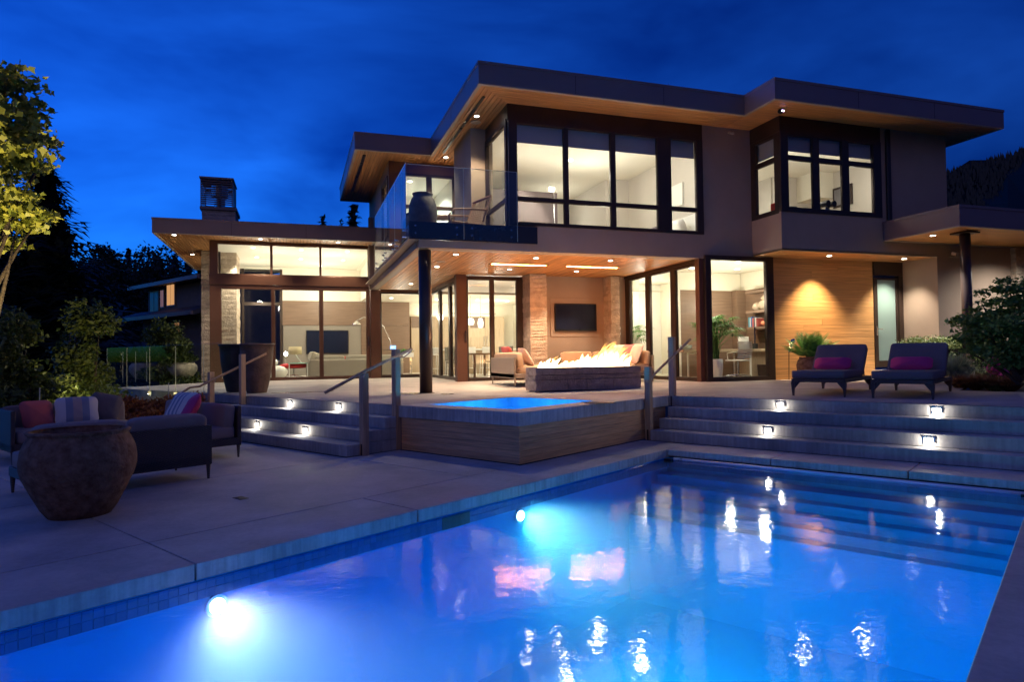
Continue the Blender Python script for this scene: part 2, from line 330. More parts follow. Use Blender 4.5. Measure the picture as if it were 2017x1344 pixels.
def basis(x, y, z): return Matrix((x, y, z)).transposed()
def leaves(blobs, n, size, name, m, parent=None, kind=None, flat=0.0, seed=1, shape='leaf', droop=0.0, shell=.55):
    """n leaf-sized faces spread through ellipsoid clumps (centre, radii): real small faces, gaps between them"""
    rng = np.random.default_rng(seed); blobs = [(np.array(c, float), np.array(r if hasattr(r, '__len__') else (r, r, r), float)) for c, r in blobs]
    w = np.array([b[1].prod() ** .67 for b in blobs]); w = w / w.sum(); idx = rng.choice(len(blobs), n, p=w)
    C = np.array([b[0] for b in blobs])[idx]; Rr = np.array([b[1] for b in blobs])[idx]
    d = rng.normal(size=(n, 3)); d /= np.linalg.norm(d, axis=1)[:, None]; rad = shell + (1 - shell) * rng.random(n) ** .6; rad *= 1 + .18 * rng.normal(size=n)
    P = C + d * Rr * rad[:, None]
    a = rng.normal(size=(n, 3)); a[:, 2] *= (1 - flat); a[:, 2] -= droop; a /= np.linalg.norm(a, axis=1)[:, None]
    b = rng.normal(size=(n, 3)); b[:, 2] *= (1 - flat); b -= (b * a).sum(1)[:, None] * a; b /= np.linalg.norm(b, axis=1)[:, None]
    nrm = np.cross(a, b); s = size * (.6 + .8 * rng.random(n))[:, None]
    if shape == 'leaf': pts = [P - a * s * .5, P + b * s * .30 + nrm * s * .08, P + a * s * .5 - nrm * s * .06, P - b * s * .30 + nrm * s * .08]; F = [(0, 1, 2), (0, 2, 3)]
    elif shape == 'blade': pts = [P - b * s * .035, P + b * s * .035, P + a * s]; F = [(0, 1, 2)]
    else: pts = [P - a * s * .5, P + (b * .42 - a * .15) * s, P + (b * .2 + a * .05) * s, P + a * s * .55, P + (a * .05 - b * .2) * s, P + (-b * .42 - a * .15) * s]; F = [(0, 1, 2), (0, 2, 3), (0, 3, 4), (0, 4, 5)]
    V = np.stack(pts, 1).reshape(-1, 3); k = len(pts); Fs = (np.arange(n)[:, None, None] * k + np.array(F)[None]).reshape(-1, 3)
    if parent is not None:
        X = np.array(wm(parent).inverted()); V = V @ X[:3, :3].T + X[:3, 3]
    me = bpy.data.meshes.new(name); me.from_pydata(V.tolist(), [], Fs.tolist()); me.update(); me.materials.append(M[m])
    o = bpy.data.objects.new(name, me); COL.objects.link(o)
    if parent is not None: o.parent = parent
    if kind: o['kind'] = kind
    return o
def limb_tree(parent, base, tips, r0, name='trunk', m='bark', bend=.3, seed=1):
    rng = random.Random(seed); b = MB()
    for tip, st in tips:                           # each limb leaves the stem at height fraction st
        p0 = Vector(base) + Vector((0, 0, st)); p1 = Vector(tip); mid = (p0 + p1) / 2 + Vector((rng.uniform(-1, 1), rng.uniform(-1, 1), rng.uniform(.2, 1))) * bend * (p1 - p0).length * .3
        pts = [p0 * (1 - t) ** 2 + mid * 2 * t * (1 - t) + p1 * t * t for t in [i / 6 for i in range(7)]]
        b.tube(pts, [r0 * (1 - .85 * i / 6) for i in range(7)], 7)
    return b.build(name, m, parent, smooth=True)
# ================================================================== SETTING
ZD = -0.64                                       # pool deck; the terrace is z = 0
def tz(x, y):
    p, q = PQ(x, y); a = (q - 10 + max(0.0, (-p - 10) * .35)) / 3.5; a = min(1, max(0, a)); return .065 * a * a * (3 - 2 * a)
gr = MB().add([(-3000, -3000, -3.2), (3000, -3000, -3.2), (3000, 3000, -3.2), (-3000, 3000, -3.2)], [(0, 1, 2, 3)]).build('ground', 'ground', kind='structure')
# terrace top: one gently falling sheet, cut round the tub and the steps
TQ = 6.2
def grid(name, m, lines_p, lines_q, keep, zf, parent=None, kind=None):
    b = MB(); idx = {}
    def vid(p, q):
        k = (p, q)
        if k not in idx: w = W(p, q); idx[k] = len(b.v); b.v.append((w.x, w.y, zf(w.x, w.y)))
        return idx[k]
    for i in range(len(lines_p) - 1):
        for j in range(len(lines_q) - 1):
            if keep((lines_p[i] + lines_p[i + 1]) / 2, (lines_q[j] + lines_q[j + 1]) / 2):
                b.f.append((vid(lines_p[i], lines_q[j]), vid(lines_p[i + 1], lines_q[j]), vid(lines_p[i + 1], lines_q[j + 1]), vid(lines_p[i], lines_q[j + 1])))
    return b.build(name, m, parent, kind=kind)
lp = sorted(set([-19.3 + .8 * i for i in range(15)] + [-7.5, -6.5, -5.21, -4.2, -3.2, -2.3, -1.5, -.5, .5, 2, 4]))
lq = sorted(set([6.2, 6.7, 7.3, 8, 8.7, 9.3, 9.95] + [10.4 + .5 * i for i in range(5)] + [12.42] + [12.9 + .7 * i for i in range(20)]))
terrace = grid('terrace', 'conc_t', lp, lq, lambda p, q: (p < -7.5 and q > 6.2) or (p > -7.5 and 9.95 < q < 12.42) or (-7.5 < p < -1.5 and q > 9.95), tz, kind='structure')
XP = MP
def pbox(b, *a): b.X = XP; return b.box(*a)
for (p0, p1, q0, q1) in ((-19.3, -7.5, 6.2, 6.5), (-5.21, 4, 9.95, 10.25), (-19.3, -19.0, 6.5, 24)):
    pbox(MB(), p0, p1, q0, q1, -.164, -.004).build('terrace_edge', 'conc_r', terrace, bevel=.008)
pbox(MB(), -19.3, -12.4, 6.26, 6.6, -3.2, -.166).build('retaining_wall', 'conc_r', terrace)
# steps, each tread a slab of its own
ls = struct('garden_steps_west', W(-9.9, 5.8, ZD), PA)
for k, q0 in enumerate((5.9, 5.6, 5.25)):
    pbox(MB(), -12.35 if k == 0 else -12.0, -7.5, q0, 6.19, -.16 * (k + 1) - .16 + .002, -.16 * (k + 1)).build('step', 'conc_r', ls, bevel=.008)
rs = struct('garden_steps_east', W(-2, 9.5, ZD), PA)
for k, q0 in enumerate((9.65, 9.36, 9.07)):
    pbox(MB(), -5.07, 4, q0, 9.94, -.16 * (k + 1) - .16 + .002, -.16 * (k + 1)).build('step', 'conc_r', rs, bevel=.008)
ls.name = 'steps'; rs.name = 'steps.001'
def step_light(parent, p, qf, zc):
    b = MB(XP); w, h = .13, .05                 # a hooded square light let into the riser
    b.box(p - w / 2, p + w / 2, qf - .014, qf + .02, zc + h - .012, zc + h); b.box(p + w / 2 - .012, p + w / 2, qf - .014, qf + .02, zc - h * .4, zc + h - .012)
    b.box(p - w / 2, p - w / 2 + .012, qf - .006, qf + .02, zc - h * .9, zc + h - .012)
    o = b.build('step_light', 'chrome', parent)
    MB(XP).box(p - w / 2 + .03, p + w / 2 - .03, qf - .004, qf + .01, zc - h * .9, zc + h * .35).build('lens', 'steplens', o)
    w0 = W(p, qf - .045, zc + .01); lamp('POINT', W(p, qf - .055, zc - .0), 0.95, COOL, .015)
for p, q, z in ((-10.52, 6.2, -.085), (-9.06, 6.2, -.085), (-10.53, 5.6, -.405), (-9.06, 5.6, -.405)): step_light(ls, p, q, z)
for p, q, z in ((-3.40, 9.95, -.083), (-1.445, 9.95, -.083), (-3.38, 9.36, -.405), (-1.45, 9.36, -.405)): step_light(rs, p, q, z)
# pool deck: concrete slabs with open joints, a border of coping slabs round the pool
PL, PR, QF, QN = -4.41, -0.40, 8.36, -4.5        # pool edges
deck = struct('pool_deck', W(-6, 3, ZD), PA)
J = .006
def slab(p0, p1, q0, q1, m='conc', th=.11, name='concrete_slab'): pbox(MB(), p0 + J, p1 - J, q0 + J, q1 - J, ZD - th, ZD).build(name, m, deck, bevel=.006)
qs = [-4.5, -1.9, .0, 1.92, 3.82, 5.6, 7.1, 8.36]
for a, b_ in zip(qs, qs[1:]):
    slab(-5.21, PL, a, b_, 'coping', name='coping_slab')
for a, b_ in zip([-4.5, -1.2, 1.92, 5.24], [-1.2, 1.92, 5.24, 6.14]):
    ps = [-5.21, -7.49, -9.6, -12.0] if b_ < 6 else [-5.21, -7.49]
    for c, d in zip(ps[1:], ps): slab(c, d, a, b_)
slab(-14.2, -12.0, -4.5, 1.92); slab(-14.2, -12.0, 1.92, 5.24); slab(-13.4, -12.0, 5.24, 6.19)
slab(-5.21, -4.41, 8.36, 9.07, 'coping', name='coping_slab')
for a, b_ in zip([-4.41, -3.0, -1.5, -.1, 1.4, 3.2], [-3.0, -1.5, -.1, 1.4, 3.2, 5]): slab(a, b_, QF, 9.07, 'coping', .085, 'coping_slab')
for a, b_ in zip([-4.5, -.5, 2.6, 5.6], [-.5, 2.6, 5.6, QF]): slab(PR, 1.2, a, b_, 'coping', name='coping_slab')
for a, b_ in zip([-4.5, 2.6], [2.6, QF]): slab(1.2, 5, a, b_)
pbox(MB(), -14.2, PL - .04, QN, 6.1, ZD - .5, ZD - .112).build('slab_bed', 'soil', deck)
pbox(MB(), -5.2, 5, QF + .04, 9.9, ZD - .5, ZD - .112).build('slab_bed', 'soil', deck)
pbox(MB(), PR + .04, 5, QN, QF, ZD - .5, ZD - .112).build('slab_bed', 'soil', deck)
# pool shell
pool = struct('swimming_pool', W((PL + PR) / 2, 2, ZD - 1.2), PA)
M['plaster'] = pbr('blue pool plaster', (.008, .42, .84), .6, var=.06, vs=1.2)
M['pooltile'] = pbr('dark blue glazed tile', (.03, .12, .34), .15, var=.12, vs=3, rand=.12)
ZB = ZD - 1.75
b = MB(XP); b.box(PL - .25, PL - .012, QN, QF + .25, ZB - .2, ZD - .112); b.box(PR + .012, PR + .25, QN, QF + .25, ZB - .2, ZD - .112); b.box(PL - .012, PR + .012, QF + .012, QF + .25, ZB - .2, ZD - .112)
b.box(PL - .012, PR + .012, QN, QN + .2, ZB - .2, ZD - .112); b.build('pool_wall', 'plaster', pool)
pbox(MB(), PL - .012, PR + .012, QN + .2, QF + .012, ZB - .2, ZB).build('pool_floor', 'plaster', pool)
for k in range(5):
    pbox(MB(), PL, PR, QF - .30 - .19 * k, QF - .30 - .19 * (k - 1) - .002 if k else QF, ZB, -.93 - .10 * k).build('pool_step', 'plaster', pool, bevel=.01)
tile0 = None
for r in range(2):
    for i in range(126):
        q = QF - .01 - .06 * (i + 1)
        if tile0 is None: tile0 = MB(wm(pool)).box(0, .012, 0, .057, 0, .057).build('tile', 'pooltile', pool); t_ = tile0
        else: t_ = tile0.copy(); COL.objects.link(t_)
        t_.location = wm(pool).inverted() @ W(PL - .012, q, ZD - .175 - .06 * r)
t2 = MB(wm(pool)).box(0, .118, 0, .012, 0, .118).build('tile', 'pooltile', pool)
for i in range(33):
    t_ = t2 if i == 0 else t2.copy()
    if i: COL.objects.link(t_)
    t_.location = wm(pool).inverted() @ W(PL + .02 + .12 * i, QF, ZD - .235)
b = MB(XP); b.box(PL - .004, PL + .006, 4.1, 4.45, ZD - .235, ZD - .125); b.build('skimmer_slot', 'black', pool)
for q, e in ((2.05, 1.0), (5.17, .8), (-1.2, 1.0)):
    o = MB(XP).tube([(PL - .01, q, -.945), (PL + .02, q, -.945)], .075, 20).build('pool_light', 'chrome', pool)
    MB(XP).tube([(PL + .018, q, -.945), (PL + .026, q, -.945)], .05, 20).build('lens', M.setdefault('poollens', emit('pool lamp lens', (.85, .88, 1), 9)), o)
    lamp('SPOT', W(PL + .05, q, -.945), (36 if q < 4 else 110) * e, (.10, .20, 1.0) if q < 4 else (.06, .82, 1.0), .06, W(PL + 3, q + .1, -1.5), 140, .8); lamp('SPOT', W(PL + .05, q, -.945), 150 * e, (1.0, .80, 1.0) if q < 4 else (.75, .92, 1.0), .05, W(PL + 2, q - .2, -1.30), 95, 1.0)
lamp('SPOT', W(PR - .05, -1.5, -.95), 120, (.06, .74, 1.0), .06, W(PR - 1.2, .6, -2.6), 85, .9); lamp('SPOT', W(PR - .05, 2.6, -.95), 85, (.06, .74, 1.0), .06, W(PR - 1.2, 3.9, -2.4), 95, .9)
# water: a closed body with ripples on top and a little scattering inside
t = NT('pool water'); tc = t.n('ShaderNodeTexCoord')
n1 = t.n('ShaderNodeTexNoise', {'Scale': 7, 'Detail': 2, 'Vector': tc.outputs['Object']}); n2 = t.n('ShaderNodeTexNoise', {'Scale': 30, 'Detail': 2, 'Vector': tc.outputs['Object']})
m2 = t.n('ShaderNodeMath', {0: n2.outputs['Fac'], 1: .28}, operation='MULTIPLY'); ad = t.n('ShaderNodeMath', {0: n1.outputs['Fac'], 1: m2.outputs[0]}, operation='ADD')
bp = t.n('ShaderNodeBump', {'Strength': .22, 'Distance': .009, 'Height': ad.outputs[0]})
fr = t.n('ShaderNodeFresnel', {'IOR': 1.33, 'Normal': bp.outputs[0]}); tr = t.n('ShaderNodeBsdfTransparent', {'Color': (.93, .97, 1, 1)})
gl = t.n('ShaderNodeBsdfGlossy', {'Roughness': .045, 'Normal': bp.outputs[0]})
mx = t.n('ShaderNodeMixShader', {0: fr.outputs[0], 1: tr.outputs[0], 2: gl.outputs[0]}); t.l(mx.outputs[0], t.out.inputs['Surface'])
vs_ = t.n('ShaderNodeVolumeScatter', {'Color': (.75, .85, 1, 1), 'Density': .09, 'Anisotropy': .35}); va = t.n('ShaderNodeVolumeAbsorption', {'Color': (.0, .87, .97, 1), 'Density': .55})
av = t.n('ShaderNodeAddShader', {0: vs_.outputs[0], 1: va.outputs[0]}); t.l(av.outputs[0], t.out.inputs['Volume']); M['water'] = t.m
M['water'].cycles.homogeneous_volume = True if hasattr(M['water'].cycles, 'homogeneous_volume') else True
pbox(MB(), PL - .02, PR + .02, QN, QF + .02, ZB - .1, ZD - .125).build('water', 'water', kind='structure')
# pool cover roller under the far coping
rl = thing('cover_roller', 'thin steel pool cover roller lying under the far edge of the pool', 'pool cover roller', W(-2.4, QF - .07, ZD - .14), PA)
MB(XP).tube([(PL + .12, QF - .045, ZD - .112), (PR - .02, QF - .045, ZD - .112)], .022, 14).build('tube', M.setdefault('rollermetal', pbr('anodised tube', (.7, .74, .85), .3, metal=.2, var=.05)), rl, smooth=True)
for p in (PL + .06, PR - .06): MB(XP).box(p - .05, p + .05, QF - .12, QF - .03, ZD - .16, ZD - .112).build('bracket', 'black', rl)
# planting bed
grid('planting_bed', 'soil', [-1.5 + .6 * i for i in range(20)], [12.42 + .6 * i for i in range(12)], lambda p, q: True, lambda x, y: .03 + .05 * math.sin(x * 2.1) * math.sin(y * 1.7), kind='structure')
grid('planting_bed', 'soil', [-24 + .6 * i for i in range(20)], [1.5 + .6 * i for i in range(8)], lambda p, q: p < -12.4, lambda x, y: -.45 + .05 * math.sin(x * 2.1) * math.sin(y * 1.7), kind='structure')
for i, (p, q, rz) in enumerate(((-6.15, 3.10, 0), (-9.7, .7, 0))):
    o = thing('drain_cover', ('small square drain cover let into the deck between pot and pool', 'square drain cover in the deck at the left edge beside the clay pot')[i], 'drain cover', W(p, q, ZD), PA, 'drain covers in the deck')
    MB(XP).box(p - .075, p + .075, q - .045, q + .045, ZD - .01, ZD + .004).build('frame', 'frame', o)
    for k in range(4): MB(XP).box(p - .06 + .034 * k, p - .042 + .034 * k, q - .032, q + .032, ZD + .003, ZD + .007).build('slat', 'frame', o)
# ================================================================== HOUSE
ZF, ZS, ZR, ZT = .07, 2.78, 5.72, 6.145
YW, YB, YL, XB = 12.42, 11.47, 20.68, 9.82       # front wall, bay front, wing front, bay side
H = thing('house', 'modern two storey house with flat overhanging roofs and lit glass walls', 'house', (8, YW, 0))
def hb(name, m, *boxes, parent=None, bevel=0):
    b = MB()
    for x in boxes: b.box(*x)
    return b.build(name, m, parent or H, bevel=bevel)
def planks(part, m, rng, other, z0, z1, axis, w, gap=.012, lens=None, name='plank'):
    """boards laid side by side from rng[0] to rng[1] across the given axis; lens(i) gives each board's two ends"""
    a = rng[0]; i = 0; r = random.Random(len(part.name) + int(rng[0] * 10))
    while a < rng[1] - .01:
        b1 = min(a + w - gap, rng[1]); e0, e1 = lens(a, b1) if lens else other
        dz = r.uniform(-.0015, .0015)
        if e1 - e0 > .03:
            if axis == 'x': MB().box(a, b1, e0, e1, z0 + dz, z1).build(name, m, part)
            else: MB().box(e0, e1, a, b1, z0 + dz, z1).build(name, m, part)
        a += w; i += 1
def boards(name, m, rng, z0, z1, axis, w, gap, lens, kind='stuff'):
    b = MB(); a = rng[0]
    while a < rng[1] - .01:
        b1 = min(a + w - gap, rng[1]); e0, e1 = lens(a, b1)
        if e1 - e0 > .03: (b.box(a, b1, e0, e1, z0, z1) if axis == 'x' else b.box(e0, e1, a, b1, z0, z1))
        a += w
    return b.build(name, m, H, kind=kind)
# --- glazing: a window part is its frame; every pane is a sub-part
def window(axis, fixed, u0, u1, z0, z1, mull=(), bars=(), fw=.05, depth=.09, name='window', m='frame', edges=None, panes=True):
    """axis 'x': the window runs along x at y = fixed; mull: (start, end) of uprights; bars: (z0, z1) of rails"""
    b = MB(); e = edges or (fw, fw, fw, fw)      # left, right, bottom, top frame widths
    d0, d1 = fixed - depth * .35, fixed + depth * .65
    def bx(a0, a1, c0, c1, o=0): b.box(a0, a1, d0 + o, d1 - o, c0, c1) if axis == 'x' else b.box(d0 + o, d1 - o, a0, a1, c0, c1)
    bx(u0, u0 + e[0], z0, z1); bx(u1 - e[1], u1, z0, z1); bx(u0 + e[0], u1 - e[1], z0, z0 + e[2]); bx(u0 + e[0], u1 - e[1], z1 - e[3], z1)
    for a0, a1 in mull: bx(a0, a1, z0 + e[2], z1 - e[3], .004)
    us = [u0 + e[0]] + [k for a in mull for k in a] + [u1 - e[1]]; zs = [z0 + e[2]] + [k for a in bars for k in a] + [z1 - e[3]]
    for c0, c1 in bars:
        for i in range(0, len(us), 2): bx(us[i], us[i + 1], c0, c1, .008)
    for i in range(0, len(us), 2):               # slim inner sashes
        for j in range(0, len(zs), 2):
            s = .014
            for a0, a1, c0, c1 in ((us[i], us[i] + s, zs[j], zs[j + 1]), (us[i + 1] - s, us[i + 1], zs[j], zs[j + 1]), (us[i] + s, us[i + 1] - s, zs[j], zs[j] + s), (us[i] + s, us[i + 1] - s, zs[j + 1] - s, zs[j + 1])): bx(a0, a1, c0, c1, .02)
    o = b.build(name, m, H, bevel=.004)
    if panes:
        for i in range(0, len(us), 2):
            for j in range(0, len(zs), 2):
                g = MB(); gy = fixed + depth * .1
                if axis == 'x': g.box(us[i] + .01, us[i + 1] - .01, gy, gy + .01, zs[j] + .01, zs[j + 1] - .01)
                else: g.box(gy, gy + .01, us[i] + .01, us[i + 1] - .01, zs[j] + .01, zs[j + 1] - .01)
                g.build('pane', 'glass', o)
    return o
# --- upper roof: stepped slab, edged with metal, boarded beneath
RP = [(3.235, 11.61), (9.05, 11.61), (9.05, 10.67), (15.36, 10.67), (15.36, 21.65), (1.385, 21.65), (1.385, 16.135), (3.235, 16.135)]
def inset(poly, d):
    n = len(poly); out = []
    for i in range(n):
        (x0, y0), (x1, y1), (x2, y2) = poly[i - 1], poly[i], poly[(i + 1) % n]
        e1 = Vector((x1 - x0, y1 - y0)).normalized(); e2 = Vector((x2 - x1, y2 - y1)).normalized(); n1 = Vector((-e1.y, e1.x)); n2 = Vector((-e2.y, e2.x))
        out.append((x1 + (n1.x + n2.x) * d, y1 + (n1.y + n2.y) * d))
    return out
def ring(name, m, poly, d0, d1, z0, z1, parent):
    a, b_ = inset(poly, d0), inset(poly, d1); n = len(a); b = MB(); k = 4 * n
    vs = [(x, y, z0) for x, y in a] + [(x, y, z1) for x, y in a] + [(x, y, z0) for x, y in b_] + [(x, y, z1) for x, y in b_]; fs = []
    for i in range(n):
        j = (i + 1) % n; fs += [(i, j, n + j, n + i), (2 * n + j, 2 * n + i, 3 * n + i, 3 * n + j), (n + i, n + j, 3 * n + j, 3 * n + i), (j, i, 2 * n + i, 2 * n + j)]
    return b.add(vs, fs).build(name, m, parent)
def flat_roof(poly, z0, z1):
    r = MB().prism(inset(poly, .06), z0 + .12, z1 - .04).build('roof', 'roofmetal', H)
    ring('fascia', 'fascia', poly, 0, .05, z0 + .012, z1 - .055, r); ring('coping_strip', 'fascia', poly, -.012, .09, z1 - .055, z1, r); ring('edge_trim', 'trim', poly, .006, .075, z0 - .006, z0 + .012, r)
    for (xa, ya), (xb, yb) in zip(poly, poly[1:] + poly[:1]):
        L_ = math.hypot(xb - xa, yb - ya); n_ = int(L_ / 2.35)
        for k in range(1, n_ + 1):
            t_ = k / (n_ + 1); sx, sy = xa + (xb - xa) * t_, ya + (yb - ya) * t_; ex = .004 if abs(xb - xa) > .1 else .003; ey = .003 if abs(xb - xa) > .1 else .004
            MB().box(sx - ex, sx + ex, sy - ey, sy + ey, z0 + .015, z1 - .057).build('panel_joint', 'frame', r)
    return r
flat_roof(RP, ZR, ZT)
z0, z1 = ZR + .012, ZR + .03
boards('soffit', 'cedar_y', (3.31, 4.6), z0, z1, 'x', .095, .012, lambda a, b: (11.69 + (a - 3.31), 18))
boards('soffit', 'cedar_x', (11.69, 12.60), z0, z1, 'y', .095, .012, lambda a, b: (3.31 + (b - 11.69), 9.13 + max(0, 0)))
boards('soffit', 'cedar_x', (10.75, 11.69), z0, z1, 'y', .095, .012, lambda a, b: (9.13, 15.28))
boards('soffit', 'cedar_x', (11.69, 12.60), z0, z1, 'y', .095, .012, lambda a, b: (9.135, 15.28))
boards('soffit', 'cedar_y', (1.46, 3.31), z0, z1, 'x', .095, .012, lambda a, b: (16.21, 21.57))
boards('soffit', 'cedar_x', (12.6, 21.5), z0, z1, 'y', .2, .012, lambda a, b: (14.6, 15.28))
hb('soffit_vent', 'black', (1.62, 1.70, 16.6, 20.3, ZR - .004, ZR + .02)); hb('soffit_vent', 'black', (3.47, 3.53, 12.2, 15.9, ZR - .004, ZR + .02))
# --- upper walls
T = .2
hb('wall', 'stucco', (4.05, XB - .002, YW, YW + T, ZS, 3.30), (8.545, XB - .002, YW, YW + T, 3.30, ZR + .012))
hb('wall', 'stucco', (2.24, 4.05, YW, YW + .18, ZS, 2.925))
hb('wall_header', 'black' if False else 'frame', (4.04, 8.545, YW - .012, YW + T, 5.40, ZR + .012))
window('x', YW, 4.05, 8.54, 3.30, 5.40, ((5.245, 5.332), (6.305, 6.408), (7.41, 7.74)), ((3.80, 3.87),), edges=(.175, .165, .06, .05))
hb('wall', 'stucco', (XB, 14.57, YB, YB + T, 2.87, 3.69), (12.57, 14.57, YB, YB + T, 3.69, ZR + .012)); hb('wall', 'stucco', (XB, XB + T, YB + T, YW + .2, 2.87, 3.66))
hb('wall', 'stucco', (14.37, 14.57, YB + T, 21.6, 2.87, ZR + .012)); hb('wall', 'stucco', (2.3, 14.37, 21.3, 21.6, ZS, ZR + .012))
hb('wall_header', 'frame', (XB - .014, 12.57, YB - .014, YB + T, 5.40, ZR + .012)); hb('wall_header', 'frame', (XB - .014, XB + T, YB + T, YW - .003, 5.40, ZR + .012))
window('x', YB, XB - .01, 12.568, 3.69, 5.40, ((10.665, 10.835), (11.468, 11.65)), ((4.81, 4.90),), edges=(.20, .22, .09, .06))
window('y', XB + .02, YB + .06, YW - .004, 3.66, 5.40, (), ((4.80, 4.89),), edges=(.12, .15, .09, .06))
hb('downpipe', 'frame', (12.70, 12.82, YB - .07, YB - .004, 3.55, ZR - .02), bevel=.02)
# left upper volume round the balcony
hb('wall', 'stucco', (3.70, 4.03, 14.0, 15.6, 2.95, ZR + .012))
window('y', 4.05, YW + .06, 14.0, 3.05, 5.45, (), ((3.80, 3.87),), edges=(.10, .06, .06, .10)); hb('wall_header', 'steel', (4.04, 4.2, YW + .2, 14.0, 5.45, ZR + .012))
hb('wall', 'stucco', (4.03, 4.2, 14.0, 17.0, 2.95, ZR + .012))
window('x', 16.93, 2.62, 4.03, 3.0, 5.45, ((3.28, 3.40),), ((4.55, 4.62), (4.28, 4.36)), edges=(.1, .06, .06, .06)); hb('wall_header', 'steel', (2.3, 4.03, 16.92, 17.1, 5.45, ZR + .012))
hb('wall_panel', 'steel', (2.30, 2.615, 16.92, 17.1, 2.95, 5.448))
hb('wall', 'stucco', (2.30, 2.45, 18.3, 21.3, 2.95, ZR + .012), (2.30, 2.45, 17.1, 18.3, 2.95, 3.8), (2.30, 2.45, 17.1, 18.3, 5.4, ZR + .012))
window('y', 2.30, 17.1, 18.3, 3.8, 5.4, (), (), edges=(.06, .06, .06, .06))
hb('wall', 'stucco', (2.16, 2.42, 20.46, 20.66, ZS, 5.0))
# balcony slab, edges and boarded underside
hb('balcony_slab', 'trim', (2.26, 4.05, YW + .18, 20.45, ZS + .045, 2.96), (4.05, 8.5, YW + .2, 21.3, ZS + .045, 2.99))
hb('balcony_fascia', 'bluefascia', (2.05, 3.30, YW - .05, YW - .005, 2.93, 3.265), (3.306, 4.63, YW - .05, YW - .005, 2.93, 3.265))
hb('balcony_fascia', 'bluefascia', (2.05, 2.09, YW - .005, 13.3, 2.97, 3.20))
hb('balcony_edge', 'trim', (2.05, 2.255, YW - .04, 20.45, 2.93, 2.96)); hb('balcony_edge', 'stucco', (2.215, 2.255, YW + .18, 20.45, ZS, 2.925))
soff = hb('soffit', 'trim', (2.262, 2.42, YW + .185, 20.4, ZS, ZS + .02), (2.42, 8.4, YW + .19, YW + .33, ZS, ZS + .02))
planks(soff, 'cedar_y', (2.44, 8.46), None, ZS + .006, ZS + .03, 'x', .098, .013, lambda a, b: (YW + .34, 20.4 if a < 4.05 else (16.5 if a < 5.7 else 16.3)))
hb('wall', 'stucco', (2.24, 2.24, YW, YW, ZS, ZS)) if False else None
# --- glass balustrade of the balcony
M['glassedge'] = pbr('polished glass edge', (.45, .5, .42), .1, var=0, spec=.9)
def glass_run(part, pts, z0, z1, m='balglass', th=.014, gap=.012, cap=False):
    for (x0, y0), (x1, y1) in zip(pts, pts[1:]):
        d = Vector((x1 - x0, y1 - y0)); n = Vector((-d.y, d.x)).normalized() * th / 2; e = d.normalized() * gap
        poly = [(x0 + e.x - n.x, y0 + e.y - n.y), (x1 - e.x - n.x, y1 - e.y - n.y), (x1 - e.x + n.x, y1 - e.y + n.y), (x0 + e.x + n.x, y0 + e.y + n.y)]
        g_ = MB().prism(poly, z0, z1).build('glass_panel', m, part, bevel=.003)
        if cap: MB().prism(poly, z1 + .0005, z1 + .009).build('polished_edge', 'glassedge', g_ if part.parent is None else part); e2 = d.normalized() * (gap * .5); MB().prism([(x1 - e.x - n.x, y1 - e.y - n.y), (x1 - e.x * .3 - n.x, y1 - e.y * .3 - n.y), (x1 - e.x * .3 + n.x, y1 - e.y * .3 + n.y), (x1 - e.x + n.x, y1 - e.y + n.y)], z0, z1).build('polished_edge', 'glassedge', g_ if part.parent is None else part)
bal = group_of('balustrade', H)
glass_run(bal, [(2.0, 12.33), (3.11, 12.33), (4.20, 12.33)], 2.95, 4.33, cap=True)
glass_run(bal, [(2.0, 12.36), (2.0, 13.9), (2.0, 15.6), (2.0, 17.4)], 2.95, 4.36, cap=True)
for x in (2.16, 2.96, 3.26, 4.06):
    for z in (3.03, 3.17): MB().tube([(x, 12.36, z), (x, 12.30, z)], .018, 10).build('bolt', 'chrome', bal)
for y in (12.6, 13.7, 14.1, 15.4, 15.8, 17.2):
    for z in (3.0, 3.12): MB().tube([(2.06, y, z), (1.96, y, z)], .018, 10).build('bolt', 'chrome', bal)
# --- ground floor under the balcony
column = MB().lathe([(.122, 0), (.122, 2.75)], (2.38, 12.565, .0), 28).build('column', 'darksteel', H, smooth=True)
MB().lathe([(.16, 0), (.16, .012)], (2.38, 12.565, 0), 28).build('base_plate', 'frame', column)
hb('post', 'steel', (3.90, 4.17, 16.36, 16.60, ZF - .05, ZS + .02), bevel=.01)
window('y', 4.05, 16.61, 20.62, ZF - .03, 2.70, ((17.66, 17.86), (18.98, 19.20)), (), edges=(.08, .1, .10, .06), name='folding_door')
hb('beam', 'steel', (3.98, 4.12, 16.6, 20.62, 2.70, ZS + .02))
window('x', 16.4, 4.172, 5.69, ZF - .03, 2.76, ((4.80, 4.90),), (), edges=(.03, .17, .10, .09), name='sliding_door')
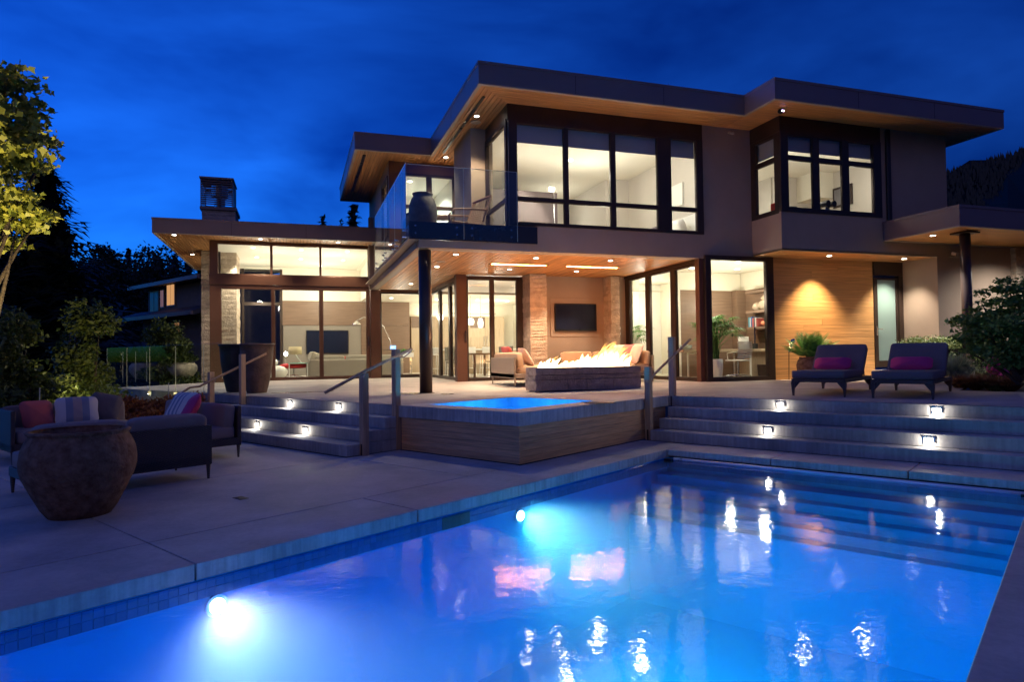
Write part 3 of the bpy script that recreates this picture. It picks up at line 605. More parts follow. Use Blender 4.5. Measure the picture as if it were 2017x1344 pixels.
# stone piers of split blocks
def stone_block_wall(part, x0, x1, y0, y1, z0, z1, m='stone', course=(.06, .15), lmin=.3, lmax=.75, seed=3, prot=.014, faces='F', core=True):
    r = random.Random(seed); z = z0
    if core: MB().box(x0 + .03, x1 - .03, y0 + .03, y1 - .0, z0, z1 - .01).build('core', m, part)
    while z < z1 - .02:
        h = min(r.uniform(*course), z1 - z)
        if z1 - z - h < .03: h = z1 - z
        a = x0
        while a < x1 - .01:
            l = min(r.uniform(lmin, lmax), x1 - a)
            if x1 - a - l < .12: l = x1 - a
            o0 = r.uniform(0, prot); lo = r.uniform(0, prot) if a == x0 else 0; hi = r.uniform(0, prot) if a + l >= x1 - .001 else 0
            yb = y1 if 'D' in faces else min(y1, y0 + .2)
            e0, e1 = a - lo, a + l - (.004 if a + l < x1 else 0) + hi; k = 5; vs = []; b = MB()
            # rough front: a small grid pushed in and out
            nx = max(2, int(l / .09)); nz = 2
            for i in range(nx + 1):
                for j in range(nz + 1):
                    edge = i in (0, nx) or j in (0, nz); vs.append((e0 + (e1 - e0) * i / nx, y0 - o0 - (0 if edge else r.uniform(.002, prot)), z + .002 + (h - .004) * j / nz))
            nb = len(vs); vs += [(x, yb, zz) for (x, _, zz) in vs[:nb]]
            fs = [(i * (nz + 1) + j, (i + 1) * (nz + 1) + j, (i + 1) * (nz + 1) + j + 1, i * (nz + 1) + j + 1) for i in range(nx) for j in range(nz)]
            bd = [i * (nz + 1) for i in range(nx + 1)] + [nx * (nz + 1) + j for j in range(1, nz + 1)] + [i * (nz + 1) + nz for i in range(nx - 1, -1, -1)] + [j for j in range(nz - 1, 0, -1)]
            fs += [(bd[(i + 1) % len(bd)], bd[i], nb + bd[i], nb + bd[(i + 1) % len(bd)]) for i in range(len(bd))]
            b.add(vs, fs).build('stone', m, part); a += l
        z += h
pL = group_of('stone_pier', H); stone_block_wall(pL, 5.69, 6.13, 15.80, 16.45, ZF - .02, ZS, seed=4, lmin=.44, lmax=.44, faces='FD')
pR = group_of('stone_pier', H); stone_block_wall(pR, 7.97, 8.21, 15.80, 16.45, ZF - .02, ZS, seed=9, lmin=.24, lmax=.24, faces='FD')
hb('wall', 'stucco', (6.10, 7.99, 16.24, 16.44, ZF - .03, ZS + .01)); hb('wall', 'stucco', (8.212, 8.48, 15.95, 16.30, ZF - .03, ZS + .01))
hb('tv_recess', 'stucco', (6.40, 7.82, 16.222, 16.239, 1.18, 2.22), bevel=.01)
hb('wall_switch', 'white', (8.26, 8.31, 15.942, 15.949, 1.22, 1.29)); hb('wall_switch', 'white', (8.26, 8.31, 15.942, 15.949, 1.36, 1.43))
window('y', 8.5, 12.60, 16.03, ZF - .03, 2.72, ((13.50, 13.71), (14.69, 14.89)), (), edges=(.04, .30, .10, .06), name='sliding_door')
hb('beam', 'frame', (8.44, 8.56, 12.60, 16.05, 2.72, ZS + .02)); hb('post', 'steel', (8.42, 8.53, YW + .02, 12.60, ZF - .03, ZS + .0), bevel=.008)
window('x', YW - .02, 8.532, 10.33, ZF - .01, 2.85, (), (), edges=(.145, .18, .09, .09), depth=.12)
# heaters in the soffit
for x0 in (4.17, 6.0):
    h = hb('patio_heater', 'chrome', (x0, x0 + 1.40, 14.12, 14.34, ZS - .004, ZS + .02)); MB().box(x0 + .04, x0 + 1.36, 14.20, 14.26, ZS - .012, ZS - .002).build('heating_bar', 'heater', h)
    lamp('AREA', (x0 + .7, 14.23, ZS - .014), 9, (1, .32, .08), 1.3)
# wood clad wall, side door, return wall
cl = group_of('cladding', H); r = random.Random(5); z = ZF - .03
while z < 2.86:
    h = min(.142, 2.868 - z); cuts = sorted([10.335, 13.30] + [r.uniform(10.9, 12.8) for _ in range(r.choice((0, 1, 1)))])
    for a, b_ in zip(cuts, cuts[1:]): MB().box(a + .0015, b_ - .0015, YW + .02 - r.uniform(0, .0025), YW + .045, z, z + h - .003).build('plank', 'cladding', cl)
    z += .142
hb('wall', 'frame', (10.335, 13.30, YW + .046, YW + .2, ZF - .03, 2.87))
dr = hb('door', 'frame', (13.31, 13.42, YW, YW + .06, .30, 2.47), (13.995, 14.06, YW, YW + .06, .30, 2.47), (13.42, 13.995, YW, YW + .06, .30, .455), (13.42, 13.995, YW, YW + .06, 2.42, 2.47), bevel=.006)
MB().box(13.415, 14.0, YW + .02, YW + .034, .45, 2.425).build('pane', 'frost', dr)
b = MB(); b.box(13.35, 13.385, YW - .012, YW + .0, 1.06, 1.30); b.tube([(13.367, YW - .01, 1.22), (13.367, YW - .05, 1.22), (13.50, YW - .05, 1.215)], .011, 8); b.build('handle', 'chrome', dr)
hb('door_frame', 'frame', (14.062, 14.198, YW - .03, YW + .1, .24, 2.52), (13.302, 14.198, YW - .03, YW + .1, 2.523, 2.868)); hb('door_sill', 'conc_t', (13.2, 14.198, YW - .5, YW + .1, .06, .235))
hb('wall', 'stucco', (14.2, 14.4, YB + .2, YW + .2, ZF - .03, 2.868), (14.2, 14.571, YB, YB + .2, ZF - .03, 2.868), (14.572, 16.6, YB, YB + .2, ZF - .03, 3.165))
pS = group_of('stone_pier', H); stone_block_wall(pS, 16.6, 18.2, YB - .12, YB + .3, ZF, 3.16, seed=12, course=(.07, .13), lmin=.4, lmax=.9)
hb('bay_soffit', 'trim', (XB - .0, 14.2, YB + .0, YW + .02, 2.872, 2.90))
bsf = hb('soffit', 'trim', (XB + .02, 14.18, YB + .02, YB + .06, 2.862, 2.872))
planks(bsf, 'cedar_x', (YB + .07, YW - .01), None, 2.86, 2.871, 'y', .098, .013, lambda a, b: (XB + .02, 14.18))
# side canopy
CP = [(12.58, 9.655), (21, 9.655), (21, 11.45), (12.58, 11.45)]
flat_roof(CP, 3.165, 3.595); boards('soffit', 'cedar_x', (9.73, 11.4), 3.177, 3.19, 'y', .098, .012, lambda a, b: (12.66, 20.9))
cp = MB().lathe([(.10, .05), (.10, 3.12)], (13.38, 10.16, 0), 24).build('column', 'darksteel', H, smooth=True); MB().box(13.18, 13.58, 9.98, 10.34, 3.125, 3.16).build('bracket', 'frame', cp)
# --- wing on the left
WR = [(-3.63, 19.745), (2.29, 19.745), (2.29, 27.56), (-3.63, 27.56)]
flat_roof(WR, 4.13, 4.548); boards('soffit', 'cedar_y', (-3.555, -2.3), 4.142, 4.16, 'x', .095, .012, lambda a, b: (19.83 + max(0, 0), 27.45))
boards('soffit', 'cedar_y', (-2.3, 2.22), 4.142, 4.16, 'x', .095, .012, lambda a, b: (19.83, 20.68))
window('x', YL, -2.32, 2.19, 3.16, 4.13, ((-.675, -.63), (.72, .755)), (), edges=(.21, .04, .02, .075), m='steel')
hb('beam', 'steel', (-2.335, 2.20, YL - .06, YL + .12, 2.865, 3.158), bevel=.01)
window('x', YL, -2.32, 2.19, ZF - .02, 2.863, ((-.655, -.565), (.705, .80)), (), edges=(.30, .10, .09, .11), name='sliding_door', m='steel')
hb('post', 'steel', (2.20, 2.50, YL - .10, YL + .15, ZF - .03, 2.775), bevel=.01)
window('x', YL - .03, 2.502, 3.98, ZF - .02, 2.72, (), (), edges=(.03, .04, .10, .03), name='sliding_door')
hb('beam', 'steel', (2.502, 3.98, YL - .08, YL + .1, 2.722, ZS + .02))
hb('door_handle', 'chrome', (2.125, 2.150, YL - .09, YL - .055, 1.05, 1.35)); hb('door_handle', 'chrome', (4.118, 4.14, 16.31, 16.355, 1.05, 1.35))
# chimney: stone shaft through the roof, capped with a louvred cage
ch = group_of('chimney', H)
stone_block_wall(ch, -2.78, -1.77, 22.67, 24.0, ZF - .05, 4.13, seed=21, course=(.11, .2), lmin=.35, lmax=.8, faces='FD')
stone_block_wall(ch, -2.76, -1.80, 22.70, 23.95, 4.56, 5.44, seed=22, course=(.09, .16), lmin=.4, lmax=.9, faces='FD')
MB().box(-2.82, -1.74, 22.62, 23.98, 5.442, 5.53).build('cap_base', 'fascia', ch)
for k in range(12):
    z = 5.60 + .067 * k
    b = MB(); s = .02
    b.add([(-2.80, 22.63, z), (-1.86, 22.63, z), (-1.86, 22.68, z + .05), (-2.80, 22.68, z + .05)], [(0, 1, 2, 3)]); b.box(-2.80, -1.86, 22.63, 22.645, z, z + .012)
    b.box(-2.81, -2.795, 22.66, 23.88, z, z + .022); b.box(-1.865, -1.85, 22.66, 23.88, z, z + .022); b.box(-2.80, -1.86, 23.87, 23.885, z, z + .022); b.build('slat', 'fascia', ch)
for x, y in ((-2.79, 22.66), (-1.88, 22.66), (-2.79, 23.85), (-1.88, 23.85)): MB().box(x - .012, x + .012, y - .012, y + .012, 5.53, 6.42).build('cap_post', 'fascia', ch)
MB().box(-2.83, -1.83, 22.60, 23.9, 6.42, 6.475).build('cap_plate', 'fascia', ch)
b = MB(); b.tube([(-2.30, 23.2, 5.53), (-2.30, 23.2, 5.95)], .17, 18); b.tube([(-2.30, 23.2, 5.95), (-2.30, 23.2, 6.30)], .26, 18); b.build('flue', 'chrome', ch, smooth=False)
# ================================================================== INTERIORS
def lm(t): return MB(wm(t))                       # builder working in a thing's own frame
wall = lambda m, *bx, name='interior_wall': hb(name, m, *bx)
# open plan living room and kitchen
hb('interior_floor', 'floor', (-2.3, 10.2, 20.72, 27.4, ZF - .08, ZF), (4.06, 8.46, 16.44, 20.715, ZF - .08, ZF), (8.56, 14.3, 12.62, 18.4, ZF - .08, ZF), (8.0, 8.555, 16.3, 20.7, ZF - .08, ZF - .002))
hb('ceiling', 'cream', (-2.3, 2.40, 20.80, 26.2, 4.10, 4.128), (2.44, 9.2, 20.72, 27.4, 2.90, 2.95), (4.06, 8.5, 16.44, 20.715, 2.86, 2.95))
hb('ceiling', 'cream', (2.40, 2.44, 20.80, 26.2, 2.86, 4.12), (2.24, 2.44, 20.8, 26, 4.06, 4.128))
wall('cream', (-.44, 4.29, 26.0, 26.15, 2.87, 4.12), (-2.3, -.44, 26.0, 26.15, 4.03, 4.12)); wall('cream', (9.0, 9.2, 16.5, 27.4, ZF, 2.9))
wall('veneer', (-.44, .92, 25.98, 26.14, 1.95, 2.868), (.93, 4.29, 25.98, 26.14, 1.95, 2.868), (2.42, 4.29, 25.98, 26.14, 1.0, 1.94), (2.42, 4.29, 25.98, 26.14, ZF, .99), name='veneer_panel')
wall('warmgrey', (-.42, 2.41, 26.0, 26.14, ZF, 1.935)); wall('veneer', (4.20, 4.29, 26.16, 27.2, ZF, 2.868), name='veneer_panel')
wall('cream', (4.0, 9.0, 27.2, 27.4, ZF, 2.9))
b = MB(); [b.box(x, x + .09, 25.98, 26.1, ZF, 4.03) for x in (-1.85, -.53)]; b.box(-1.85, -.44, 25.99, 26.09, 2.68, 2.80); b.build('window', 'frame', H)
hb('pane', 'glass', (-1.76, -.53, 26.03, 26.04, ZF, 2.68), (-1.76, -.53, 26.03, 26.04, 2.80, 4.03))
b = MB(); [b.box(-2.30, -2.22, y, y + .09, ZF, 4.1) for y in (21.6, 22.55, 24.03, 25.9)]; b.box(-2.3, -2.22, 20.85, 26, 2.87, 3.15); b.build('window', 'frame', H)
hb('pane', 'glass', (-2.27, -2.26, 20.85, 22.6, ZF, 2.87), (-2.27, -2.26, 20.85, 22.6, 3.15, 4.1), (-2.27, -2.26, 24.1, 25.9, ZF, 2.87))
# kitchen cabinets, each door proud of its carcass
kc = hb('kitchen_cabinet', 'veneer_lt', (4.45, 8.4, 26.62, 27.18, ZF, 2.34))
for i, (x0, x1) in enumerate(((4.47, 4.98), (5.0, 5.5), (5.52, 6.2), (6.22, 6.9), (6.92, 7.55), (7.57, 8.38))):
    MB().box(x0, x1, 26.595, 26.615, ZF + .1, 1.86 if i != 4 else 1.5).build('cabinet_door', 'veneer_lt', kc); MB().box(x0, x1, 26.595, 26.615, 1.88, 2.33).build('cabinet_door', 'veneer' if i in (0, 4) else 'veneer_lt', kc)
for x in (7.50, 7.62): MB().tube([(x, 26.56, .75), (x, 26.56, 1.55)], .012, 8).build('handle', 'chrome', kc)
k2 = hb('kitchen_cabinet', 'veneer_lt', (8.42, 8.98, 22.6, 26.5, ZF, .94)); MB().box(8.40, 8.98, 22.6, 26.5, .942, .98).build('worktop', 'white', k2)
MB().box(8.55, 8.98, 24.0, 25.4, 1.75, 2.45).build('wall_cabinet', 'veneer_lt', k2); MB().box(8.975, 8.99, 22.6, 26.4, .985, 1.74).build('splashback', 'white', k2)
isl = thing('kitchen_island', 'pale kitchen island with a white worktop behind the corner doors', 'kitchen island', (5.6, 23.2, ZF))
MB().box(4.7, 6.6, 22.9, 23.6, ZF, .92).build('base', 'veneer_lt', isl); MB().box(4.62, 6.68, 22.82, 23.68, .922, .962).build('worktop', 'white', isl)
for i, x in enumerate((4.5, 5.15, 5.8, 6.4)):
    o = thing('bar_stool', ('white bar stool nearest the round column in the kitchen', 'second white bar stool from the round column', 'third white bar stool from the round column at the island', 'white bar stool nearest the daybed seen through the door')[i], 'bar stool', (x, 22.45, ZF), 0, 'white bar stools at the kitchen island')
    b = lm(o); [b.tube([(sx * .19, sy * .17, 0), (sx * .15, sy * .14, .68)], .011, 6) for sx in (-1, 1) for sy in (-1, 1)]; b.tube([(-.18, -.16, .22), (.18, -.16, .22)], .009, 6); b.tube([(-.18, .16, .22), (.18, .16, .22)], .009, 6); b.build('frame', 'white', o)
    lm(o).pillow((0, 0, .70), (.4, .36, .05)).build('seat', 'white', o, smooth=True); lm(o).box(-.18, .18, -.17, -.15, .74, .95).build('backrest', 'white', o)
for i, (x, h) in enumerate(((6.05, .23), (6.42, .33))):
    o = thing('pendant_lamp', ('short squat white glass pendant lamp over the island', 'tall slim white glass pendant lamp over the island')[i], 'pendant lamp', (x, 23.2, 2.9), 0, 'pendant lamps over the island')
    w = (.13, .10)[i]; zt = 2.08
    MB().lathe([(.02, zt), (w * .7, zt - .02), (w, zt - h * .5), (w * .8, zt - h), (.05, zt - h - .01)], (x, 23.2, 0), 16).build('lamp_shade', 'shadelit', o, smooth=True); MB().tube([(x, 23.2, zt), (x, 23.2, 2.9)], .006, 6).build('cord', 'black', o)
o = thing('lamp_rail', 'thin dark ceiling rail that carries the pendant lamps', 'rail', (6.2, 23.2, 2.25)); MB().tube([(5.3, 23.2, 2.25), (7.0, 23.2, 2.25)], .012, 6).build('bar', 'frame', o)
# dining table and chairs behind the folding doors
o = thing('dining_table', 'dark dining table inside the folding doors', 'table', (5.3, 19.2, ZF)); MB().box(4.75, 5.85, 18.2, 20.4, .74, .78).build('tabletop', 'veneer', o)
for x in (4.85, 5.70):
    for y in (18.3, 20.25): MB().box(x, x + .06, y, y + .06, ZF, .738).build('leg', 'veneer', o)
for i, (x, y, rz) in enumerate(((4.55, 18.7, 0), (4.55, 19.5, 0), (5.9, 18.8, math.pi), (5.9, 19.7, math.pi))):
    o = thing('dining_chair', ('grey dining chair nearest the corner post inside', 'grey dining chair behind the middle folding door', 'grey dining chair on the kitchen side of the table near the post', 'grey dining chair on the kitchen side of the table at the far end')[i], 'chair', (x, y, ZF), rz, 'dining chairs round the dark table')
    lm(o).box(-.2, .24, -.22, .22, .43, .48).build('seat', 'greyfabric', o, bevel=.02); lm(o).box(-.24, -.19, -.21, .21, .50, .92).build('backrest', 'greyfabric', o, bevel=.02)
    for sx in (-.2, .2):
        for sy in (-.19, .19): lm(o).tube([(sx, sy, 0), (sx * .95, sy * .95, .44)], .013, 6).build('leg', 'chrome', o)
# living room furniture
o = thing('sofa', 'long grey sofa with its back to the window of the living room', 'sofa', (2.0, 22.9, ZF))
MB().box(.42, 3.5, 22.6, 23.5, .10, .44).build('base', 'greyfabric', o, bevel=.03); MB().box(.42, 3.5, 22.55, 22.75, .10, .66).build('backrest', 'greyfabric', o, bevel=.04); MB().box(.34, .60, 22.56, 23.5, .10, .58).build('armrest', 'greyfabric', o, bevel=.03)
for x in (.62, 1.6, 2.58): MB().pillow((x + .48, 22.86, .60), (.96, .24, .40), e=.3).build('back_cushion', 'greyfabric', o, smooth=True)
for i, (x, rz, m, l) in enumerate(((.62, .5, 'greyfabric', 'grey cushion at the arm end of the living room sofa'), (1.45, 0, 'red', 'flat red cushion on the living room sofa under the television'))):
    o = thing('cushion', l, 'cushion', (x, 22.95, .7)); MB().pillow((x, 22.95, .72 if i == 0 else .70), (.42, .3, .34) if i == 0 else (.7, .25, .10), rot(0, .35 if i == 0 else 0, rz)).build('cover', m, o, smooth=True)
def television(x0, x1, y, z0, z1, label):
    o = thing('television', label, 'television', ((x0 + x1) / 2, y, (z0 + z1) / 2)); MB().box(x0, x1, y - .05, y - .002, z0, z1).build('bezel', 'black', o, bevel=.006)
    MB().box(x0 + .03, x1 - .03, y - .054, y - .0505, z0 + .05, z1 - .03).build('screen', 'screen', o); MB().box((x0 + x1) / 2 - .06, (x0 + x1) / 2 + .06, y - .053, y - .0505, z0 + .018, z0 + .03).build('badge', 'chrome', o); return o
television(.395, 1.94, 25.985, .86, 1.76, 'large flat television on the living room back wall')
television(6.51, 7.71, 16.21, 1.335, 2.06, 'flat black television on the patio wall between two stone piers')
o = thing('stool', 'stack of two white pebble shaped pouffes beside the tall planter', 'pouffe', (-.65, 22.4, ZF)); MB().pillow((-.62, 22.4, ZF + .21), (.78, .7, .42), e=.9).build('lower_pebble', 'whiteplastic', o, smooth=True); MB().pillow((-.80, 22.4, ZF + .52), (.56, .5, .26), e=.9).build('upper_pebble', 'whiteplastic', o, smooth=True)
o = thing('lounge_chair', 'red moulded lounge seat on a steel star base', 'chair', (-.08, 22.95, ZF)); MB().pillow((-.05, 22.95, .46), (.92, .6, .17), e=.75).build('seat', 'red', o, smooth=True)
b = MB(); b.tube([(-.05, 22.95, ZF + .06), (-.05, 22.95, .40)], .02, 8); [b.tube([(-.05, 22.95, ZF + .1), (-.05 + .3 * math.cos(a), 22.95 + .3 * math.sin(a), ZF + .015)], .013, 6) for a in (.3, 1.87, 3.44, 5.01)]; b.build('base', 'chrome', o)
o = thing('side_table', 'clear glass side table on white legs beside the grey sofa', 'side table', (.15, 22.7, ZF)); MB().box(-.22, .40, 22.5, 23.0, .53, .555).build('tabletop', M.setdefault('greenglass', pbr('green glass', (.35, .6, .5), .1, var=0)), o); [MB().box(x, x + .03, 22.52, 22.98, ZF, .528).build('leg', 'white', o) for x in (-.2, .36)]
o = thing('table_lamp', 'table lamp with wide drum shade on a bent white stem', 'lamp', (.08, 22.75, .555)); MB().lathe([(.21, .84), (.20, 1.09)], (.0, 22.75, 0), 24).build('lamp_shade', M.setdefault('drum', pbr('drum shade', (.6, .5, .3), .8, var=.05)), o, smooth=True)
b = MB(); b.tube([(.20, 22.75, .56), (.10, 22.75, .70), (0, 22.75, .86)], .014, 8); b.box(.1, .30, 22.68, 22.82, .556, .57); b.build('stem', 'white', o)
o = thing('globe_lamp', 'small bright lamp standing just left of the drum shade', 'lamp', (-.30, 23.2, .9)); MB().pillow((-.30, 23.2, .86), (.10, .10, .14), e=1).build('bulb', emit('bare bulb', (1, .93, .95), 18), o, smooth=True); MB().tube([(-.3, 23.2, ZF), (-.3, 23.2, .8)], .012, 8).build('stem', 'chrome', o)
o = thing('arc_lamp', 'tall thin arched floor lamp behind the end of the grey sofa', 'lamp', (3.35, 23.7, ZF)); MB().tube([(3.35 - .0, 23.7, ZF), (3.33, 23.7, .7), (3.2, 23.7, 1.35), (2.95, 23.7, 1.85), (2.6, 23.7, 2.10), (2.3, 23.7, 2.12), (2.05, 23.7, 2.0)], .013, 8).build('stem', 'chrome', o, smooth=True); MB().lathe([(.03, 1.99), (.14, 1.90), (.15, 1.86)], (2.05, 23.7, 0), 16).build('lamp_shade', 'chrome', o); MB().lathe([(.16, ZF), (.16, ZF + .05)], (3.35, 23.7, 0), 20).build('base', 'white', o)
o = thing('planter_box', 'low white planter box with small green plants behind the sofa end', 'planter', (3.75, 24.2, ZF)); MB().box(3.45, 4.1, 24.0, 24.3, .70, .86).build('box', 'white', o); MB().box(3.5, 3.6, 24.05, 24.25, ZF, .698).build('leg', 'chrome', o); MB().box(3.95, 4.05, 24.05, 24.25, ZF, .698).build('leg', 'chrome', o); leaves([((3.77, 24.15, .92), (.28, .1, .07))], 120, .07, 'foliage', 'leaf_palm', o, seed=4)
hb('control_panel', M.setdefault('bluepanel', emit('lit wall control', (.25, .45, 1), .7)), (3.52, 3.74, 25.955, 25.978, 1.02, 1.16)); hb('control_panel', 'white', (3.57, 3.69, 25.95, 25.954, 1.05, 1.075), (3.57, 3.69, 25.95, 25.954, 1.09, 1.12))
for x, y in ((-1.2, 21.5), (.2, 21.6), (1.6, 21.6), (-1.2, 23.5), (.2, 23.6), (1.6, 23.6), (.9, 25.2)):
    MB().tube([(x, y, 4.101), (x, y, 4.092)], .055, 14).build('recessed_light', 'lens_dim', H); 
for x, y, pw in ((-.6, 21.9, 32), (1.3, 22.3, 36), (.9, 24.6, 36), (-1.3, 24.6, 26)): lamp('POINT', (x, y, 2.9), pw * .60, CREAM, .10)
lamp('SPOT', (-1.55, 22.2, 4.05), 60, CREAM, .05, (-1.72, 23.2, 1.5), 70, .5)
for x, y in ((3.3, 22.0), (5.0, 21.6), (6.6, 21.8), (8.0, 21.8), (3.4, 24.6), (5.2, 25.0), (6.8, 25.0), (8.1, 25.2), (5.0, 17.6), (6.8, 17.6), (5.0, 19.6), (6.8, 19.6)):
    MB().tube([(x, y, 2.899 if y > 20.7 else 2.859), (x, y, 2.89 if y > 20.7 else 2.85)], .055, 14).build('recessed_light', 'lens', H)
for x, y, pw in ((3.4, 22.2, 30), (5.4, 21.8, 40), (7.6, 22.0, 40), (5.2, 25.0, 44), (7.4, 25.2, 44), (5.4, 18.2, 34), (7.2, 18.4, 34)): lamp('POINT', (x, y, 2.05), pw * .40, CREAM, .10)
lamp('AREA', (6.4, 27.0, 2.36), 5, CREAM, 3.2, (6.4, 27.0, 4)); lamp('AREA', (8.5, 24.6, 1.70), 8, COOL, .5)
# office in the corner
wall('veneer', (9.70, 11.30, 15.2, 15.35, ZF, 2.38), (11.31, 11.60, 15.0, 15.35, ZF, 2.38), (11.60, 11.72, 12.64, 15.35, ZF, 2.38), name='veneer_panel')
wall('cream', (9.70, 11.6, 15.22, 15.36, 2.382, 2.86), (11.62, 11.74, 12.64, 15.36, 2.382, 2.86), (9.46, 9.695, 15.2, 15.36, ZF, 2.86)); wall('white', (8.5, 11.0, 18.2, 18.4, ZF, 2.86)); wall('cream', (10.9, 11.0, 15.4, 18.2, ZF, 2.86))
hb('interior_door', 'white', (9.75, 10.5, 18.15, 18.195, ZF, 2.5), bevel=.01)
pI = group_of('stone_pier', H); stone_block_wall(pI, 9.32, 9.62, 17.6, 18.15, ZF, 2.84, seed=31, course=(.1, .2), lmin=.3, lmax=.3, faces='FD')
hb('ceiling', 'cream', (8.5, 11.72, 12.63, 18.4, 2.865, 2.92)); hb('curtain_rail', 'chrome', (8.62, 9.9, 16.4, 16.42, 2.45, 2.47))
wall('cream', (8.2, 8.5, 16.32, 18.4, ZF, 2.86))
def shelf(z): o = hb('shelf', 'veneer', (11.28, 11.598, 12.7, 14.60, z, z + .06)); MB().tube([(11.44, 13.9, z + .001), (11.44, 13.9, z - .012)], .035, 12).build('lamp_lens', 'lens_dim', o); lamp('SPOT', (11.44, 13.9, z - .03), 2.2, CREAM, .03, (11.5, 13.9, 0), 120, .6); return o
for z in (2.24, 1.72, 1.30): shelf(z)
for i, (y, s, l) in enumerate(((14.30, .13, 'round squat clay pot on the top office shelf'), (14.02, .16, 'tall lidded clay jar on the top office shelf'))):
    o = thing('vase', l, 'vase', (11.42, y, 1.78)); b = MB(); b.lathe([(s * .5, 1.781), (s, 1.781 + s * .7), (s * .8, 1.781 + s * 1.3), (s * .35, 1.781 + s * 1.6)], (11.42, y, 0), 18); 
    if i: b.lathe([(.05, 2.03), (.10, 2.08), (.06, 2.13), (.015, 2.17)], (11.42, y, 0), 16)
    b.build('body', pbr('pale clay %d' % i, (.5, .38, .28), .8, var=.2, vs=8), o, smooth=True)
bc = [(.05, .25, .35), (.4, .42, .45), (.06, .12, .3), (.5, .1, .08), (.08, .08, .1), (.55, .52, .48), (.3, .06, .05)]
for i in range(7):
    o = thing('book', ('teal', 'grey', 'navy', 'red', 'black', 'white', 'maroon')[i] + ' spined book upright on the lower office shelf', 'book', (11.42, 14.52 - .052 * i, 1.36)); h = (.26, .24, .27, .23, .25, .24, .22)[i]
    MB().box(11.32, 11.52, 14.50 - .052 * i, 14.546 - .052 * i, 1.361, 1.361 + h).build('cover', pbr('book cloth %d' % i, bc[i], .6, var=.05), o, bevel=.003)
for i, (y, s, m, l) in enumerate(((14.03, .11, (.55, .2, .1), 'orange shell ornament beside the books'), (13.62, .12, (.75, .72, .66), 'white coral ornament in the middle of the lower shelf'), (13.2, .11, (.75, .7, .64), 'white coral ornament at the window end of the lower shelf'))):
    o = thing('ornament', l, 'ornament', (11.42, y, 1.36)); b = MB(); rr = random.Random(i)
    for k in range(5): b.pillow((11.42 + rr.uniform(-.05, .05), y + rr.uniform(-.08, .08), 1.365 + s * .5 + rr.uniform(0, .04)), (s, s * 1.1, s), e=1, n=5)
    b.build('body', pbr('ornament %d' % i, m, .6, var=.1), o, smooth=True)
o = thing('desk', 'long pale wood desk along the office window side with white legs', 'desk', (10.6, 14.4, ZF)); MB().box(9.0, 11.58, 14.0, 14.75, .72, .79).build('desktop', 'veneer_lt', o, bevel=.004)
for x in (9.55, 10.95): b = MB(); b.box(x, x + .035, 14.02, 14.055, ZF, .718); b.box(x, x + .035, 14.68, 14.715, ZF, .718); b.box(x, x + .035, 14.056, 14.679, .68, .716); b.build('leg', 'white', o)
dw = MB().box(11.0, 11.57, 14.1, 14.74, ZF, .715).build('drawer_unit', 'veneer_lt', o); [MB().box(11.01, 11.56, 14.088, 14.098, ZF + .03 + k * .22, ZF + .23 + k * .22).build('drawer', 'veneer_lt', dw) for k in range(3)]
o = thing('office_chair', 'white mesh office chair on castors at the desk', 'office chair', (10.15, 13.45, ZF))
lm(o).box(-.22, .22, -.2, .22, .42, .46).build('seat', 'white', o, bevel=.02); b = lm(o); [b.box(-.2, .2, -.25 - .03 * math.sin(k * .4), -.235 - .03 * math.sin(k * .4), .50 + k * .05, .535 + k * .05) for k in range(8)]; b.build('backrest', 'white', o)
b = lm(o); [b.tube([(0, 0, .10), (.3 * math.cos(a), .3 * math.sin(a), .07)], .017, 8) for a in [k * 1.2566 + .3 for k in range(5)]]; b.tube([(0, 0, .08), (0, 0, .42)], .025, 10); b.tube([(-.22, .1, .44), (-.27, .05, .62), (-.2, -.24, .66)], .013, 8); b.tube([(.22, .1, .44), (.27, .05, .62), (.2, -.24, .66)], .013, 8); b.build('base', 'chrome', o)
for k in range(5): a = k * 1.2566 + .3; c = lm(o); c.tube([(.3 * math.cos(a) - .015, .3 * math.sin(a), .03), (.3 * math.cos(a) + .015, .3 * math.sin(a), .03)], .03, 10); c.build('castor', 'black', o)
o = thing('monitor', 'dark computer monitor at the window end of the desk', 'monitor', (11.35, 14.3, .79)); T2 = rot(0, 0, .9); MB().cbox((11.28, 14.25, 1.13), (.62, .03, .42), T2).build('screen', 'screen', o); MB().box(11.23, 11.33, 14.2, 14.3, .79, .93).build('stand', 'black', o)
o = thing('photo_frame', 'white square photo frame standing on the desk', 'picture frame', (11.13, 14.5, .79)); MB().cbox((11.13, 14.5, .955), (.32, .02, .32), rot(-.12, 0, 0)).build('frame', 'white', o)
o = thing('bowl', 'pale blue glass bowl on the far end of the desk', 'bowl', (9.25, 14.3, .79)); MB().lathe([(.08, .791), (.14, .84), (.16, .90)], (9.25, 14.3, 0), 18).build('body', pbr('pale glass', (.5, .65, .68), .2, var=0), o, smooth=True)
o = thing('waste_bin', 'dark wire waste bin under the desk', 'bin', (11.25, 13.95, ZF)); MB().lathe([(.13, ZF), (.16, ZF + .32)], (11.25, 13.9, 0), 16).build('body', 'frame', o)
